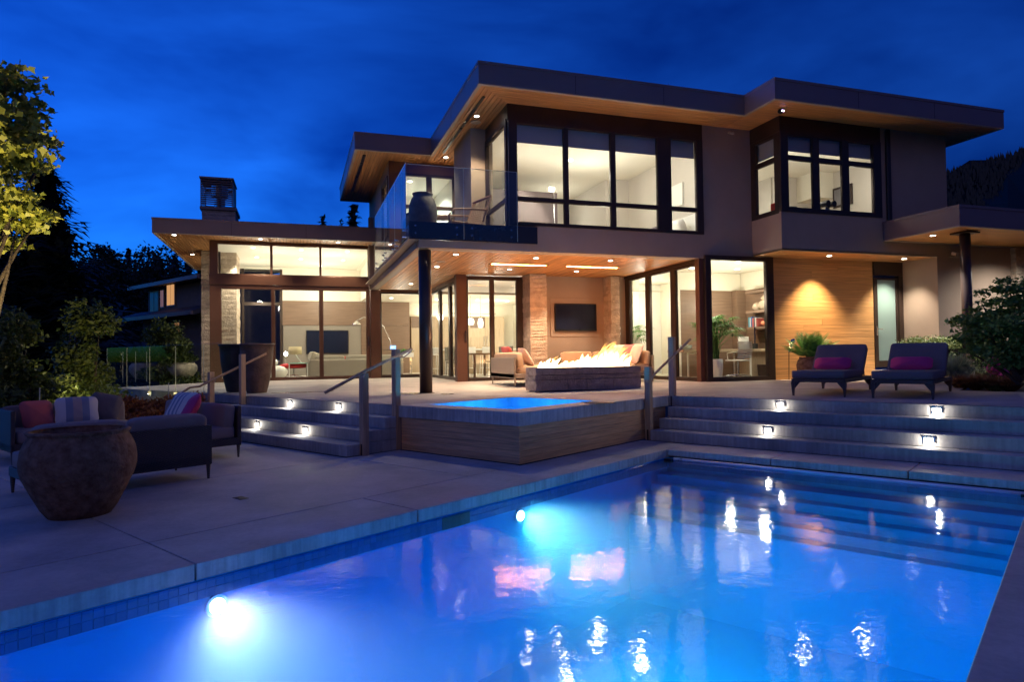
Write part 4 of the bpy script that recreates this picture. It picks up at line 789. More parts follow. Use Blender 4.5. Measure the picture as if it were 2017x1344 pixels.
def palm_plant(o, base, h, n, r, seed, leaflen=.34, m='leaf_palm'):
    """canes topped with fans of narrow leaflets"""
    rng = random.Random(seed); b = MB(); V = []; F = []
    for k in range(n):
        a = rng.uniform(0, 6.28); rad = rng.uniform(.15, 1) * r; zt = h * rng.uniform(.55, 1); top = Vector(base) + Vector((rad * math.cos(a), rad * math.sin(a), zt)); bs = Vector(base) + Vector((rng.uniform(-.06, .06), rng.uniform(-.06, .06), 0))
        b.tube([bs, bs * .5 + top * .5 - Vector((rad * .25 * math.cos(a), rad * .25 * math.sin(a), -.05)), top], [.012, .008, .004], 5)
        d0 = Vector((math.cos(a), math.sin(a), rng.uniform(-.2, .5))).normalized()
        for j in range(11):
            th = -1.3 + 2.6 * j / 10; sd = Vector((-math.sin(a), math.cos(a), 0)); d = (d0 * math.cos(th) + sd * math.sin(th)).normalized(); L_ = leaflen * (1 - .25 * abs(th)); wd_ = d.cross(Vector((0, 0, 1))).normalized() * .018
            mid = top + d * L_ * .55 + Vector((0, 0, .02)); tip = top + d * L_ - Vector((0, 0, L_ * .28)); k0 = len(V); V += [tuple(top), tuple(mid + wd_), tuple(tip), tuple(mid - wd_)]; F.append((k0, k0 + 1, k0 + 2, k0 + 3))
    b.build('stem', 'bark' if m != 'leaf_palm' else 'leaf_palm', o, smooth=True); c = MB(); c.add(V, F).build('foliage', m, o)
o = thing('potted_palm', 'tall lady palm in a white pot inside the office window corner', 'potted plant', (9.42, 13.3, ZF)); MB().lathe([(.13, ZF), (.155, ZF + .3), (.15, ZF + .48)], (9.42, 13.3, 0), 20).build('pot', 'white', o, smooth=True); palm_plant(o, (9.42, 13.3, ZF + .45), 1.0, 46, .40, 3, .40)
o = thing('potted_palm', 'bushy green palm standing in the hall behind the sliding door', 'potted plant', (8.95, 16.5, ZF)); MB().lathe([(.16, ZF), (.2, ZF + .4)], (8.95, 16.6, 0), 20).build('pot', 'white', o, smooth=True); palm_plant(o, (8.95, 16.6, ZF + .4), 1.0, 30, .5, 8, .42)
for x, y in ((9.0, 13.2), (10.1, 13.3), (11.1, 13.1), (9.6, 14.5), (10.9, 14.4), (9.0, 15.6), (8.9, 17.2)): MB().tube([(x, y, 2.864), (x, y, 2.855)], .06, 14).build('recessed_light', 'lens', H)
for x, y, pw in ((9.3, 13.4, 38), (10.7, 13.3, 38), (10.6, 14.5, 30), (9.0, 15.8, 40), (9.9, 17.2, 40)): lamp('POINT', (x, y, 2.0), pw * .30, CREAM, .09)
# upper bedroom
hb('ceiling', 'cream', (4.25, 9.1, 12.64, 19.6, 5.60, 5.66)); hb('interior_floor', 'veneer_lt', (4.25, 9.6, 12.66, 19.6, 3.02, 3.10), (10.04, 14.36, 11.70, 17, 3.02, 3.10), (2.5, 4.0, 17.15, 21.2, 3.0, 3.06))
wall('wallgrey', (8.95, 9.1, 12.64, 16.6, 3.10, 5.60), (8.40, 8.95, 16.55, 16.7, 3.10, 5.60), (8.30, 8.42, 16.7, 19.5, 3.10, 5.60), (4.25, 8.4, 19.4, 19.6, 3.10, 5.60), (4.22, 4.32, 16.7, 19.5, 3.1, 5.6))
wall(pbr('dark partition', (.13, .095, .10), .6, var=.08), (4.22, 6.78, 16.55, 16.70, 3.10, 5.10), name='partition'); hb('interior_door', 'veneer_lt', (6.9, 7.1, 18.9, 19.39, 3.1, 4.4))
b = MB(); [b.box(x0, x1, YW + .10, YW + .115, 5.0, 5.38) for x0, x1 in ((4.235, 5.29), (5.293, 6.36), (6.363, 7.58), (7.60, 8.40))]; b.build('roller_blind', pbr('grey roller blind', (.36, .34, .38), .8, var=.03), H)
b = MB(); [b.box(x0, x1, YB + .10, YB + .115, 5.03, 5.38) for x0, x1 in ((10.03, 10.75), (10.753, 11.56), (11.563, 12.40))]; b.box(XB + .12, XB + .135, YB + .21, YW - .02, 4.98, 5.38); b.build('roller_blind', 'roofmetal' if False else pbr('grey roller blind 2', (.36, .34, .38), .8, var=.03), H)
o = thing('bed', 'bed with a white padded headboard against the bedroom side wall', 'bed', (8.2, 14.2, 3.1)); MB().box(6.9, 8.8, 13.3, 15.1, 3.12, 3.42).build('mattress', 'white', o, bevel=.05); MB().box(8.82, 8.94, 12.95, 15.3, 3.1, 3.95).build('headboard', 'white', o, bevel=.03); MB().box(6.85, 8.8, 13.25, 15.15, 3.1, 3.118).build('base', 'veneer', o)
for i, y in enumerate((13.6, 14.6)):
    q = thing('pillow', ('white pillow on the bed nearest the window', 'white pillow on the bed farther from the window')[i], 'pillow', (8.55, y, 3.6)); MB().pillow((8.58, y, 3.62), (.25, .7, .45), rot(0, -.35, 0)).build('cover', 'white', q, smooth=True)
q = thing('pillow', 'dark purple pillow leaning in front of the white ones', 'pillow', (8.3, 14.1, 3.6)); MB().pillow((8.30, 14.1, 3.58), (.2, .55, .36), rot(0, -.4, 0)).build('cover', pbr('plum canvas', (.12, .09, .11), .9, var=.05), q, smooth=True)
o = thing('picture', 'large white canvas leaning on the bedroom side wall', 'picture', (8.9, 14.6, 4.4)); MB().box(8.90, 8.945, 13.78, 14.4, 4.3, 4.84).build('canvas', 'white', o)
for i, (x, y, z, e, l) in enumerate(((7.55, 13.0, 3.98, 10, 'bright bedside lamp in the narrow bedroom window'), (6.62, 13.4, 3.45, 4, 'small bright bedside lamp low in the bedroom window'))):
    o = thing('bedside_lamp', l, 'lamp', (x, y, z)); MB().lathe([(.05, z + .02), (.09, z - .02), (.10, z - .05)], (x + (.35 if i == 0 else 0), y, 0), 14).build('lamp_shade', emit('bedside bulb %d' % i, (1, .93, .8), 12), o); MB().tube([(x + (.35 if i == 0 else 0), y, z), (x + (.35 if i == 0 else 0), y, 3.1)], .012, 6).build('stem', 'chrome', o)
o = thing('floor_lamp', 'slim floor lamp with a bright head in front of the dark partition', 'lamp', (6.2, 15.6, 3.1)); MB().tube([(6.22, 15.4, 3.1), (6.22, 15.4, 4.88)], .012, 8).build('stem', 'chrome', o); MB().tube([(6.22, 15.4, 4.88), (6.10, 15.4, 4.88)], .05, 10).build('head', emit('floor lamp head', (1, .92, .78), 14), o); lamp('SPOT', (6.1, 15.5, 4.86), 30, CREAM, .05, (5.3, 16.6, 4.0), 110, .3)
b = MB()
for x, y in ((5.3, 13.6), (6.6, 15.2), (7.9, 13.8), (5.2, 15.6)): MB().tube([(x, y, 5.599), (x, y, 5.59)], .06, 14).build('recessed_light', 'lens', H)
for x, y, pw in ((5.6, 13.5, 85), (7.4, 13.5, 95), (7.2, 15.3, 85), (7.3, 18, 60), (5.2, 15.0, 40)): lamp('POINT', (x, y, 4.75), pw * .115, (1, .93, .82), .12)
# study in the bay
hb('ceiling', 'cream', (10.02, 14.37, 11.68, 17.0, 5.55, 5.60)); wall('wallgrey', (12.6, 13.95, 14.9, 15.05, 3.1, 5.55), (13.9, 14.05, 11.68, 14.9, 3.1, 5.55), (12.55, 12.68, 15.05, 17.0, 3.1, 5.55), (9.6, 12.6, 16.9, 17.05, 3.1, 5.55), (9.62, 9.8, 12.65, 17, 3.1, 5.55)); wall('cream', (13.3, 13.9, 14.2, 14.9, 4.85, 5.549))
o = thing('picture', 'dark framed picture hanging in the bay study', 'picture', (13.85, 13.4, 4.3)); MB().box(13.86, 13.895, 14.05, 14.69, 4.72, 5.27) if False else MB().box(13.86, 13.895, 13.55, 14.19, 4.56, 5.1).build('frame', 'frame', o); MB().box(13.85, 13.859, 13.61, 14.13, 4.62, 5.04).build('print', pbr('grey print', (.20, .19, .21), .5, var=.15, vs=2), o)
o = thing('binoculars', 'large binoculars on a tripod in the bay window', 'binoculars', (11.55, 11.95, 3.6)); b = MB()
for dx in (-.085, .085): b.tube([(11.58 + dx, 11.9, 4.05), (11.55 + dx, 12.3, 4.08)], [.075, .05], 16)
b.build('body', 'black', o, smooth=False); b = MB(); [b.tube([(11.56, 12.05, 4.0), (11.56 + .2 * math.cos(a), 12.05 + .2 * math.sin(a), 3.1)], .014, 6) for a in (.4, 2.5, 4.6)]; b.box(11.50, 11.62, 12.0, 12.1, 3.86, 4.0); b.build('tripod', 'chrome', o)
o = thing('armchair', 'dark blue armchair with its back to the bay window', 'armchair', (10.6, 12.6, 3.1)); MB().box(10.45, 11.0, 12.3, 12.42, 3.3, 4.05).build('backrest', pbr('navy leather', (.03, .06, .12), .4, var=.05), o, bevel=.03); MB().box(10.4, 11.0, 12.43, 13.0, 3.3, 3.5).build('seat', pbr('navy leather 2', (.03, .06, .12), .4, var=.05), o, bevel=.03); MB().box(10.5, 10.9, 12.5, 12.9, 3.1, 3.3).build('base', 'black', o)
o = thing('throw', 'red throw hung over the end of the blue armchair', 'blanket', (10.4, 12.4, 3.9)); MB().box(10.36, 10.455, 12.26, 12.46, 3.4, 4.1).build('cloth', 'red', o, bevel=.03)
o = thing('desk_lamp', 'thin jointed desk lamp in the side window of the bay', 'lamp', (10.9, 14.6, 3.9)); MB().tube([(11.2, 15.6, 3.1), (11.2, 15.6, 4.3), (12.1, 15.2, 4.62)], .012, 6).build('stem', 'chrome', o); MB().lathe([(.03, 4.63), (.07, 4.56)], (12.1, 15.2, 0), 12).build('lamp_shade', 'lens', o)
for x, y in ((10.6, 12.3), (11.9, 12.6), (11.3, 14.3), (13.1, 12.5)): MB().tube([(x, y, 5.549), (x, y, 5.54)], .06, 14).build('recessed_light', 'lens', H)
for x, y, pw in ((11.2, 12.8, 80), (12.9, 12.6, 60), (11.2, 15.2, 60)): lamp('POINT', (x, y, 4.75), pw * .105, (1, .93, .82), .12)
# room behind the balcony
hb('ceiling', 'white', (2.5, 4.2, 17.12, 21.25, 5.50, 5.55)); wall('white', (2.46, 4.2, 19.6, 19.75, 3.06, 5.5), (2.46, 2.50, 18.32, 19.6, 3.06, 5.5), (4.03, 4.2, 17.12, 19.6, 3.06, 5.5))
lamp('SPOT', (3.2, 18.3, 5.4), 150, COOL, .1, (3.2, 18.6, 0), 150, .7)
MB().tube([(3.0, 17.9, 5.499), (3.0, 17.9, 5.49)], .06, 14).build('recessed_light', 'lens', H)
# --- exterior downlights: lens in the soffit, lamp just below it
def down(x, y, z, pw, cone=85, lens='lens', col=WARM, tilt=(0, 0), r=.05, blend=.5):
    o = MB().tube([(x, y, z + .012), (x, y, z - .006)], r + .012, 16).build('recessed_light', 'trim', H); MB().tube([(x, y, z - .0065), (x, y, z - .010)], r, 16).build('lens', lens, o)
    lamp('SPOT', (x, y, z - .03), pw, col, .04, (x + tilt[0], y + tilt[1], z - 2.5), cone, blend)
for u, v in ((897.9, 501), (860.7, 525.2), (809.4, 559), (1055.9, 508), (1202.5, 513.2), (1003.8, 530.3), (1135.5, 534.3)):
    p = onz(u, v, ZS); down(p.x, p.y, ZS, 62, 100)
for u, v in ((939, 228), (878.4, 309.5)): p = onz(u, v, ZR); down(p.x, p.y, ZR, 70, 110)
for u, v, pw in ((1633.5, 503.7, 135), (1781, 509.5, 90)): p = onz(u, v, 2.86); down(p.x, p.y, 2.86, pw, 88, blend=.8, tilt=(0, .35), col=(1, .76, .47) if pw > 100 else CREAM)
down(13.05, 10.62, 3.165, 260, 70, col=COOL, tilt=(.1, .1), blend=.8); down(15.9, 10.2, 3.165, 100, 150, col=COOL, blend=.8)
for u, v in ((343, 462.5), (379, 501), (512.9, 470.7), (666.3, 477.4), (758.8, 480.7)): p = onz(u, v, 4.13); down(p.x, p.y, 4.13, 46, 95)
MB().lathe([(.10, ZS + .01), (.10, ZS - .004)], (3.05, 14.2, 0), 22).build('ceiling_speaker', 'trim', H); MB().lathe([(.11, ZR + .01), (.11, ZR - .004)], (3.46 + .25, 13.6, 0), 22).build('ceiling_speaker', 'trim', H)
o = thing('security_camera', 'small dark security camera with violet glow under the bay roof corner', 'security camera', (9.55, 11.1, ZR)); MB().pillow((9.55, 11.1, ZR - .05), (.13, .13, .11), e=1).build('dome', 'black', o, smooth=True)
for dx in (-.018, .022): MB().pillow((9.55 + dx, 11.04, ZR - .06), (.022, .02, .035), e=1, n=4).build('glowing_eye', emit('violet infrared', (.75, .45, 1), 4), o)
o = thing('wall_bracket', 'small beige motion sensor on the upper wall beside the bay', 'sensor', (9.29, YW, 5.60)); b = MB(); b.cbox((9.25, YW - .03, 5.62), (.06, .06, .04), rot(0, .5, 0)); b.cbox((9.32, YW - .05, 5.60), (.05, .08, .05), rot(.3, 0, .4)); b.build('body', 'trim', o, bevel=.008)
o = thing('wall_floodlight', 'small bracket lamp on the side wall beneath the canopy', 'lamp', (14.6, YB, 2.95)); b = MB(); b.cbox((14.62, YB - .12, 2.93), (.09, .12, .08), rot(.4, 0, 0)); b.box(14.55, 14.85, YB - .05, YB - .003, 2.86, 2.88); b.build('body', 'trim', o)
# ================================================================== HOT TUB
HT = thing('hot_tub', 'square raised hot tub with a concrete rim and cedar boarded sides', 'hot tub', W(-6.4, 7.8, ZD), PA)
b = MB(XP); p0, p1, q0, q1 = -7.5, -5.21, 6.14, 9.95; hp0, hp1, hq0, hq1 = -7.28, -5.60, 6.50, 8.40
b.box(p0, hp0, q0, q1, -.17, 0); b.box(hp1, p1, q0, q1, -.17, 0); b.box(hp0, hp1, q0, hq0, -.17, 0); b.box(hp0, hp1, hq1, q1, -.17, 0); b.build('rim', 'coping', HT, bevel=.006)
M['tubblue'] = pbr('blue tub plaster', (.12, .42, .72), .5, var=.22, vs=5)
b = MB(XP); e = .002
b.box(hp0 - .1, hp0 + e, hq0 - .1, hq1 + .1, -.62, -.172); b.box(hp1 - e, hp1 + .1, hq0 - .1, hq1 + .1, -.62, -.172); b.box(hp0, hp1, hq0 - .1, hq0 + e, -.62, -.172); b.box(hp0, hp1, hq1 - e, hq1 + .1, -.62, -.172); b.box(hp0, hp1, hq0, hq1, -.63, -.56)
b.box(hp0 + .0005, hp0 + .012, hq0, hq1, -.3, -.005); b.box(hp0 + .013, hp1, hq1 - .012, hq1 - .0005, -.3, -.005); b.build('basin', 'tubblue', HT)
MB(XP).box(hp0 + .003, hp1 - .003, hq0 + .003, hq1 - .003, -.555, -.145).build('water', M.setdefault('tubwater', glassy('tub water', (.45, .75, .95), 1.33, .04)), HT)
lamp('POINT', W(-6.4, 7.4, -.40), 18, (.16, .62, 1.0), .08); lamp('SPOT', W(-5.64, 7.4, -.30), 12, (.16, .62, 1.0), .05, W(-7.3, 7.8, -.1), 140, .8)
for k in range(6):
    z0 = ZD + .004 + .0775 * k
    MB(XP).box(-7.47, -5.245, 6.17, 6.19, z0, z0 + .0745).build('plank', 'tubwood', HT); MB(XP).box(-5.265, -5.245, 6.192, 9.90, z0, z0 + .0745).build('plank', 'tubwood', HT)
b = MB(XP); b.box(-7.46, -7.40, 6.195, 9.9, ZD, -.172); b.box(-5.33, -5.27, 6.195, 9.9, ZD, -.172); b.box(-7.398, -5.332, 6.195, 6.25, ZD, -.172); b.build('core', 'black', HT)
# a little water on the terrace
for i, (u, v, a, c) in enumerate(((808, 775.5, .34, .10), (590, 773.5, .62, .05), (880, 777, .12, .05), (1175, 794, .20, .10))):
    c0 = onz(u, v, 0); rr = random.Random(i); pts = []
    for k in range(22):
        th = 6.283 * k / 22; w_ = 1 + .25 * math.sin(3 * th + i) + rr.uniform(-.12, .12); pts.append((c0.x + math.cos(th) * a * w_ * math.cos(.5) - math.sin(th) * c * 3 * w_ * math.sin(.5) * .3, c0.y + math.sin(th) * c * 2.2 * w_))
    MB().prism(pts, tz(c0.x, c0.y) + .001, tz(c0.x, c0.y) + .005).build('puddle', M.setdefault('wet', pbr('wet concrete', (.10, .09, .08), .04, var=.1, spec=.8)), kind='structure')
# ================================================================== FIRE PIT
FP = thing('fire_pit', 'long low fire pit of split stone blocks with a line of flames', 'fire pit', (5.4, 11.95, 0)); fz = .02
r = random.Random(2)
def fstone(x0, x1, y0, y1, z0, z1, rough='F'):
    b = MB(); n = 6; vs = []; nb = 0
    jit = lambda: r.uniform(0, .012)
    if rough == 'F':
        for i in range(n + 1):
            for j in range(3): vs.append((x0 + .006 + (x1 - x0 - .012) * i / n, y0 - jit(), z0 + .005 + (z1 - z0 - .010) * j / 2))
        m_ = len(vs); vs += [(a, y1, c) for a, _, c in vs]
    else:
        for i in range(n + 1):
            for j in range(3): vs.append((x0 - r.uniform(0, .035), y0 + .002 + (y1 - y0 - .004) * i / n, z0 + .002 + (z1 - z0 - .004) * j / 2))
        m_ = len(vs); vs += [(x1, a, c) for _, a, c in vs]
    fs = [(i * 3 + j, (i + 1) * 3 + j, (i + 1) * 3 + j + 1, i * 3 + j + 1) for i in range(n) for j in range(2)]; bd = [i * 3 for i in range(n + 1)] + [n * 3 + 1, n * 3 + 2] + [i * 3 + 2 for i in range(n - 1, -1, -1)] + [1]
    fs += [(bd[(k + 1) % len(bd)], bd[k], m_ + bd[k], m_ + bd[(k + 1) % len(bd)]) for k in range(len(bd))]
    b.add(vs, fs).build('stone', 'stone_dk', FP)
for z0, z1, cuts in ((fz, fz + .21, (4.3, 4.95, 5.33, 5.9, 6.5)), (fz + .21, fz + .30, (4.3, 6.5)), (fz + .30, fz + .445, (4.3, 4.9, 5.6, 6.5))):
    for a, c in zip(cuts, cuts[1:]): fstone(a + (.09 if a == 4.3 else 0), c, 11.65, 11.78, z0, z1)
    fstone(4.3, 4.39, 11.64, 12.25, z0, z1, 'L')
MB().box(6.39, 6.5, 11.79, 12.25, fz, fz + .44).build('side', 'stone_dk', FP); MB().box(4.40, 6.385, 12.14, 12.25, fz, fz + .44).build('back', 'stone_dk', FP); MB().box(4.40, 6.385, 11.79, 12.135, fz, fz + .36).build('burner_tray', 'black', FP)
def flame_mat():
    t = NT('gas flame'); tc = t.n('ShaderNodeTexCoord'); sp = t.n('ShaderNodeSeparateXYZ', {0: tc.outputs['Object']}); mr = t.n('ShaderNodeMapRange', {'Value': sp.outputs[2], 'From Min': .36, 'From Max': .86})
    cr = t.n('ShaderNodeValToRGB', {'Fac': mr.outputs[0]}); cr.color_ramp.elements[0].color = (1, .72, .36, 1); cr.color_ramp.elements[1].color = (1, .30, .05, 1)
    st = t.n('ShaderNodeMapRange', {'Value': mr.outputs[0], 'To Min': 6.5, 'To Max': .7}); e = t.n('ShaderNodeEmission', {'Color': cr.outputs[0], 'Strength': st.outputs[0]}); tr = t.n('ShaderNodeBsdfTransparent')
    al = t.n('ShaderNodeMapRange', {'Value': mr.outputs[0], 'From Min': .1, 'From Max': 1.0, 'To Min': .95, 'To Max': .35}); mx = t.n('ShaderNodeMixShader', {0: al.outputs[0], 1: tr.outputs[0], 2: e.outputs[0]}); t.l(mx.outputs[0], t.out.inputs[0]); return t.m
M['flame'] = flame_mat(); rf = random.Random(11)
env = lambda x: .12 + .05 * math.sin(x * 9) ** 2 + .21 * math.exp(-((x - 5.9) / .28) ** 2) + .09 * math.exp(-((x - 5.45) / .2) ** 2) + .05 * math.exp(-((x - 6.25) / .12) ** 2) + .02 * math.exp(-((x - 4.65) / .1) ** 2)
for k in range(78):
    x = 4.46 + 1.88 * (k + rf.random()) / 78; y = rf.uniform(11.86, 12.06); h = env(x) * rf.uniform(.7, 1.5); w = rf.uniform(.035, .075); lean = rf.uniform(-.3, .5) * h + .25 * h; n = 7; pts = []; rs_ = []
    for j in range(n):
        s = j / (n - 1); pts.append((x + lean * s ** 1.7 + .02 * math.sin(5 * s + k), y + .012 * math.sin(4 * s + k), fz + .36 + h * s)); rs_.append(max(.0015, w * (1 - s) ** .75 * (.75 + .5 * math.sin(min(1, s * 2.4) * math.pi * .5))))
    MB().tube(pts, rs_, 7).build('flame', 'flame', FP, smooth=True)
M['flame_wisp'] = None
t = NT('gas flame tip'); _e = t.n('ShaderNodeEmission', {'Color': (1, .42, .10, 1), 'Strength': 1.1}); _t = t.n('ShaderNodeBsdfTransparent'); _m = t.n('ShaderNodeMixShader', {0: .45, 1: _t.outputs[0], 2: _e.outputs[0]}); t.l(_m.outputs[0], t.out.inputs[0]); M['flame_wisp'] = t.m
for k in range(26):
    x = rf.choice((5.9, 5.85, 5.98, 5.45, 5.7, 6.2, 4.75, 5.2)) + rf.uniform(-.12, .12); y = rf.uniform(11.86, 12.06); h0 = env(x) * .7; h = env(x) * rf.uniform(1.1, 1.75); w = rf.uniform(.016, .032); pts = []; rs_ = []
    for j in range(8):
        s = j / 7; pts.append((x + (.10 + .25 * h) * s ** 2 * rf.uniform(.9, 1.1) + .015 * math.sin(6 * s + k), y, fz + .36 + h0 + (h - h0) * s)); rs_.append(max(.001, w * (1 - s) ** .8 * (.5 + s if s < .5 else 1)))
    MB().tube(pts, rs_, 6).build('flame', 'flame_wisp', FP, smooth=True)
for x, pw in ((4.7, 26), (5.3, 30), (5.9, 46), (6.25, 22)): lamp('POINT', (x, 11.96, fz + .50), pw * 1.3, (1, .50, .20), .07)
# ================================================================== HANDRAILS
def handrail(label, posts, rail, rad=.021, brk=()):
    p0 = posts[0]; o = thing('handrail', label, 'handrail', W(p0[0], p0[1], p0[2]), PA, 'wooden handrails beside the steps')
    for p, q, zb, zt in posts:
        MB(XP).box(p - .047, p + .047, q - .047, q + .047, zb, zt).build('post', 'postwood', o, bevel=.005); MB(XP).box(p - .012, p + .012, q - .0525, q - .0465, zb, zb + .16).build('foot_plate', 'frame', o)
    MB().tube(rail, rad, 12).build('rail', 'postwood', o, smooth=True)
    for a, c in brk: MB().tube([a, ((Vector(a) + Vector(c)) / 2) + Vector((0, 0, -.05)), c], .008, 8).build('bracket', 'chrome', o)
    return o
def zp(u, v, p, q): w = W(p, q); return zat(u, v, w.x, w.y)
def rp(u, v, p, q): w = W(p, q, 0); return Vector((w.x, w.y, zat(u, v, w.x, w.y)))
# middle flight
a0 = rp(674, 773, -7.40, 4.86); a1 = rp(727, 731, -7.40, 5.5); a2 = rp(774, 688, -7.40, 6.32)
handrail('wooden handrail with two posts at the left corner of the hot tub', ((-7.46, 5.51, ZD, zp(712, 736, -7.46, 5.46)), (-7.545, 6.14, ZD, zp(767, 689, -7.545, 6.1))), [a0, a1, a2], brk=((a1 + Vector((-.02, -.06, -.02)), W(-7.43, 5.46, a1.z - .07)), (a2 + Vector((-.02, -.05, -.04)), W(-7.50, 6.12, a2.z - .1))))
c0 = rp(1279, 752.5, -5.12, 9.1); c1 = rp(1302, 726, -5.11, 9.5); c2 = rp(1348.5, 669.5, -5.10, 10.55)
handrail('wooden handrail with two posts at the right corner of the hot tub', ((-5.14, 9.17, ZD, zp(1274, 722.5, -5.14, 9.17)), (-5.16, 10.0, -.165, zp(1325, 664, -5.16, 10.0))), [c0, c1, c2], brk=((c0 + Vector((.02, .06, .0)), W(-5.10, 9.17, c0.z - .03)),))
d0 = rp(380, 784, -12.75, 5.15); d1 = rp(394, 763, -12.65, 5.4); d2 = rp(402, 761.5, -12.6, 5.55); d3 = rp(499, 697, -11.95, 6.55)
handrail('wooden handrail with two posts at the far left end of the steps', ((-12.10, 6.14, -.3, zp(478, 698, -12.1, 6.1)), (-12.55, 5.75, -.5, zp(424, 733, -12.55, 5.75))), [d0, d1, d2, d3], brk=((d3 * .25 + d2 * .75 + Vector((0, 0, -.01)), W(-12.5, 5.75, zp(424, 752, -12.5, 5.75))),))
# ================================================================== TERRACE FURNITURE
def lounger(label, p, q, first=None):
    """origin at the foot end's left front leg; x across, y towards the backrest"""
    if first is not None:
        o = copy_tree(first); o.location = W(p, q, tz(*W(p, q)[:2])); return tag(o, label)
    o = thing('sun_lounger', label, 'sun lounger', W(p, q, tz(*W(p, q)[:2])), PA, 'dark loungers on the terrace'); w = .74
    lm(o).box(-.02, w + .02, -.02, 1.66, .215, .275).build('frame', 'wicker', o, bevel=.012)
    for x, y in ((0, .02), (w, .02), (0, 1.58), (w, 1.58)):
        b = lm(o); sx = 1 if x == 0 else -1; b.add([(x - .028, y - .028, .216), (x + .028, y - .028, .216), (x + .028, y + .028, .216), (x - .028, y + .028, .216), (x - .012, y - .012, 0), (x + .012, y - .012, 0), (x + .012, y + .012, 0), (x - .012, y + .012, 0)], [(0, 1, 2, 3), (7, 6, 5, 4), (1, 0, 4, 5), (2, 1, 5, 6), (3, 2, 6, 7), (0, 3, 7, 4)])
        b.add([(x + sx * .028, y - .02, .216), (x + sx * .10, y - .02, .216), (x + sx * .024, y - .02, .12), (x + sx * .028, y + .02, .216), (x + sx * .10, y + .02, .216), (x + sx * .024, y + .02, .12)], [(0, 1, 2), (5, 4, 3), (0, 2, 5, 3), (1, 4, 5, 2), (0, 3, 4, 1)]); b.build('leg', 'wicker', o)
    lm(o).pillow((w / 2, .50, .335), (w + .05, 1.08, .12), e=.14).build('seat_cushion', 'canvas_dk', o, smooth=True)
    T3 = rot(R(50), 0, 0); lm(o).pillow((w / 2, 1.22, .545), (w + .04, .60, .115), T3, e=.14).build('back_cushion', 'canvas_dk', o, smooth=True)
    b = lm(o); b.cbox((w / 2, 1.275, .50), (w, .56, .025), T3); b.tube([(.06, 1.45, .26), (.06, 1.42, .60)], .012, 6); b.tube([(w - .06, 1.45, .26), (w - .06, 1.42, .60)], .012, 6); b.build('backrest', 'wicker', o); return o
l1 = lounger('dark sun lounger on the left, in front of the cedar wall', -3.46, 10.70); l2 = lounger('dark sun lounger on the right, in front of the clipped hedge', -2.33, 10.66, l1)
for o_, l in ((l1, 'magenta bolster cushion on the left lounger'), (l2, 'magenta bolster cushion on the right lounger')):
    c = thing('cushion', l, 'cushion', o_.matrix_basis @ Vector((.37, .93, .40)), PA, 'magenta lounger cushions'); X_ = Matrix.LocRotScale(o_.location, o_.rotation_euler, None); q_ = MB(X_); q_.pillow((.33, .96, .49), (.56, .24, .14), rot(R(54), 0, 0), e=.5, pinch=.05); q_.build('cover', 'magenta', c, smooth=True)
# L shaped patio seating round the fire
def sofa_part(label, x0, x1, y0, y1, back, m='canvas_or', wk='wicker_lt', zb=.06, hb_=.62, group=None, X=None, name='outdoor_sofa', legs=True, nseat=1):
    """a low woven sofa; back: which side carries the back panel (w, e, n, s or two of them)"""
    c = Vector(((x0 + x1) / 2, (y0 + y1) / 2, zb)); X = X or Matrix.Identity(4); o = thing(name, label, 'sofa', X @ c, X.to_euler().z, group)
    bx = lambda *a: MB(X).box(*a)
    bx(x0, x1, y0, y1, zb + .17, zb + .27).build('frame', wk, o, bevel=.01); t_ = .05
    P_ = {'w': (x0, x0 + t_, y0, y1), 'e': (x1 - t_, x1, y0, y1), 'n': (x0, x1, y1 - t_, y1), 's': (x0, x1, y0, y0 + t_)}
    for k in back: a = P_[k]; bx(*a, zb + .16, zb + hb_).build('back_panel' if k == back[0] else 'arm_panel', wk, o, bevel=.008)
    for x in (x0 + .03, x1 - .03):
        for y in (y0 + .03, y1 - .03): MB(X).tube([(x, y, zb + .2), (x, y, zb)], [.028, .013], 8).build('leg', wk, o)
    ix0 = x0 + (t_ if 'w' in back else 0); ix1 = x1 - (t_ if 'e' in back else 0); iy0 = y0 + (t_ if 's' in back else 0); iy1 = y1 - (t_ if 'n' in back else 0)
    along = 'x' if (ix1 - ix0) > (iy1 - iy0) else 'y'
    for i in range(nseat):
        if along == 'x': a0, a1, b0, b1 = ix0 + (ix1 - ix0) * i / nseat, ix0 + (ix1 - ix0) * (i + 1) / nseat, iy0, iy1
        else: a0, a1, b0, b1 = ix0, ix1, iy0 + (iy1 - iy0) * i / nseat, iy0 + (iy1 - iy0) * (i + 1) / nseat
        MB(X).pillow(((a0 + a1) / 2, (b0 + b1) / 2, zb + .345), (a1 - a0 - .01, b1 - b0 - .01, .17), e=.2).build('seat_cushion', m, o, smooth=True)
        k = back[0]; th = .17; zc = zb + .55
        if k in 'we': cx = (ix0 + th / 2 + .02) if k == 'w' else (ix1 - th / 2 - .02); MB(X).pillow((cx, (b0 + b1) / 2, zc), (th, b1 - b0 - .03, .36), rot(0, -.12 if k == 'w' else .12, 0), e=.28).build('back_cushion', m, o, smooth=True)
        else: cyy = (iy1 - th / 2 - .02) if k == 'n' else (iy0 + th / 2 + .02); MB(X).pillow(((a0 + a1) / 2, cyy, zc), (a1 - a0 - .03, th, .36), rot(-.12 if k == 'n' else .12, 0, 0), e=.28).build('back_cushion', m, o, smooth=True)
    return o
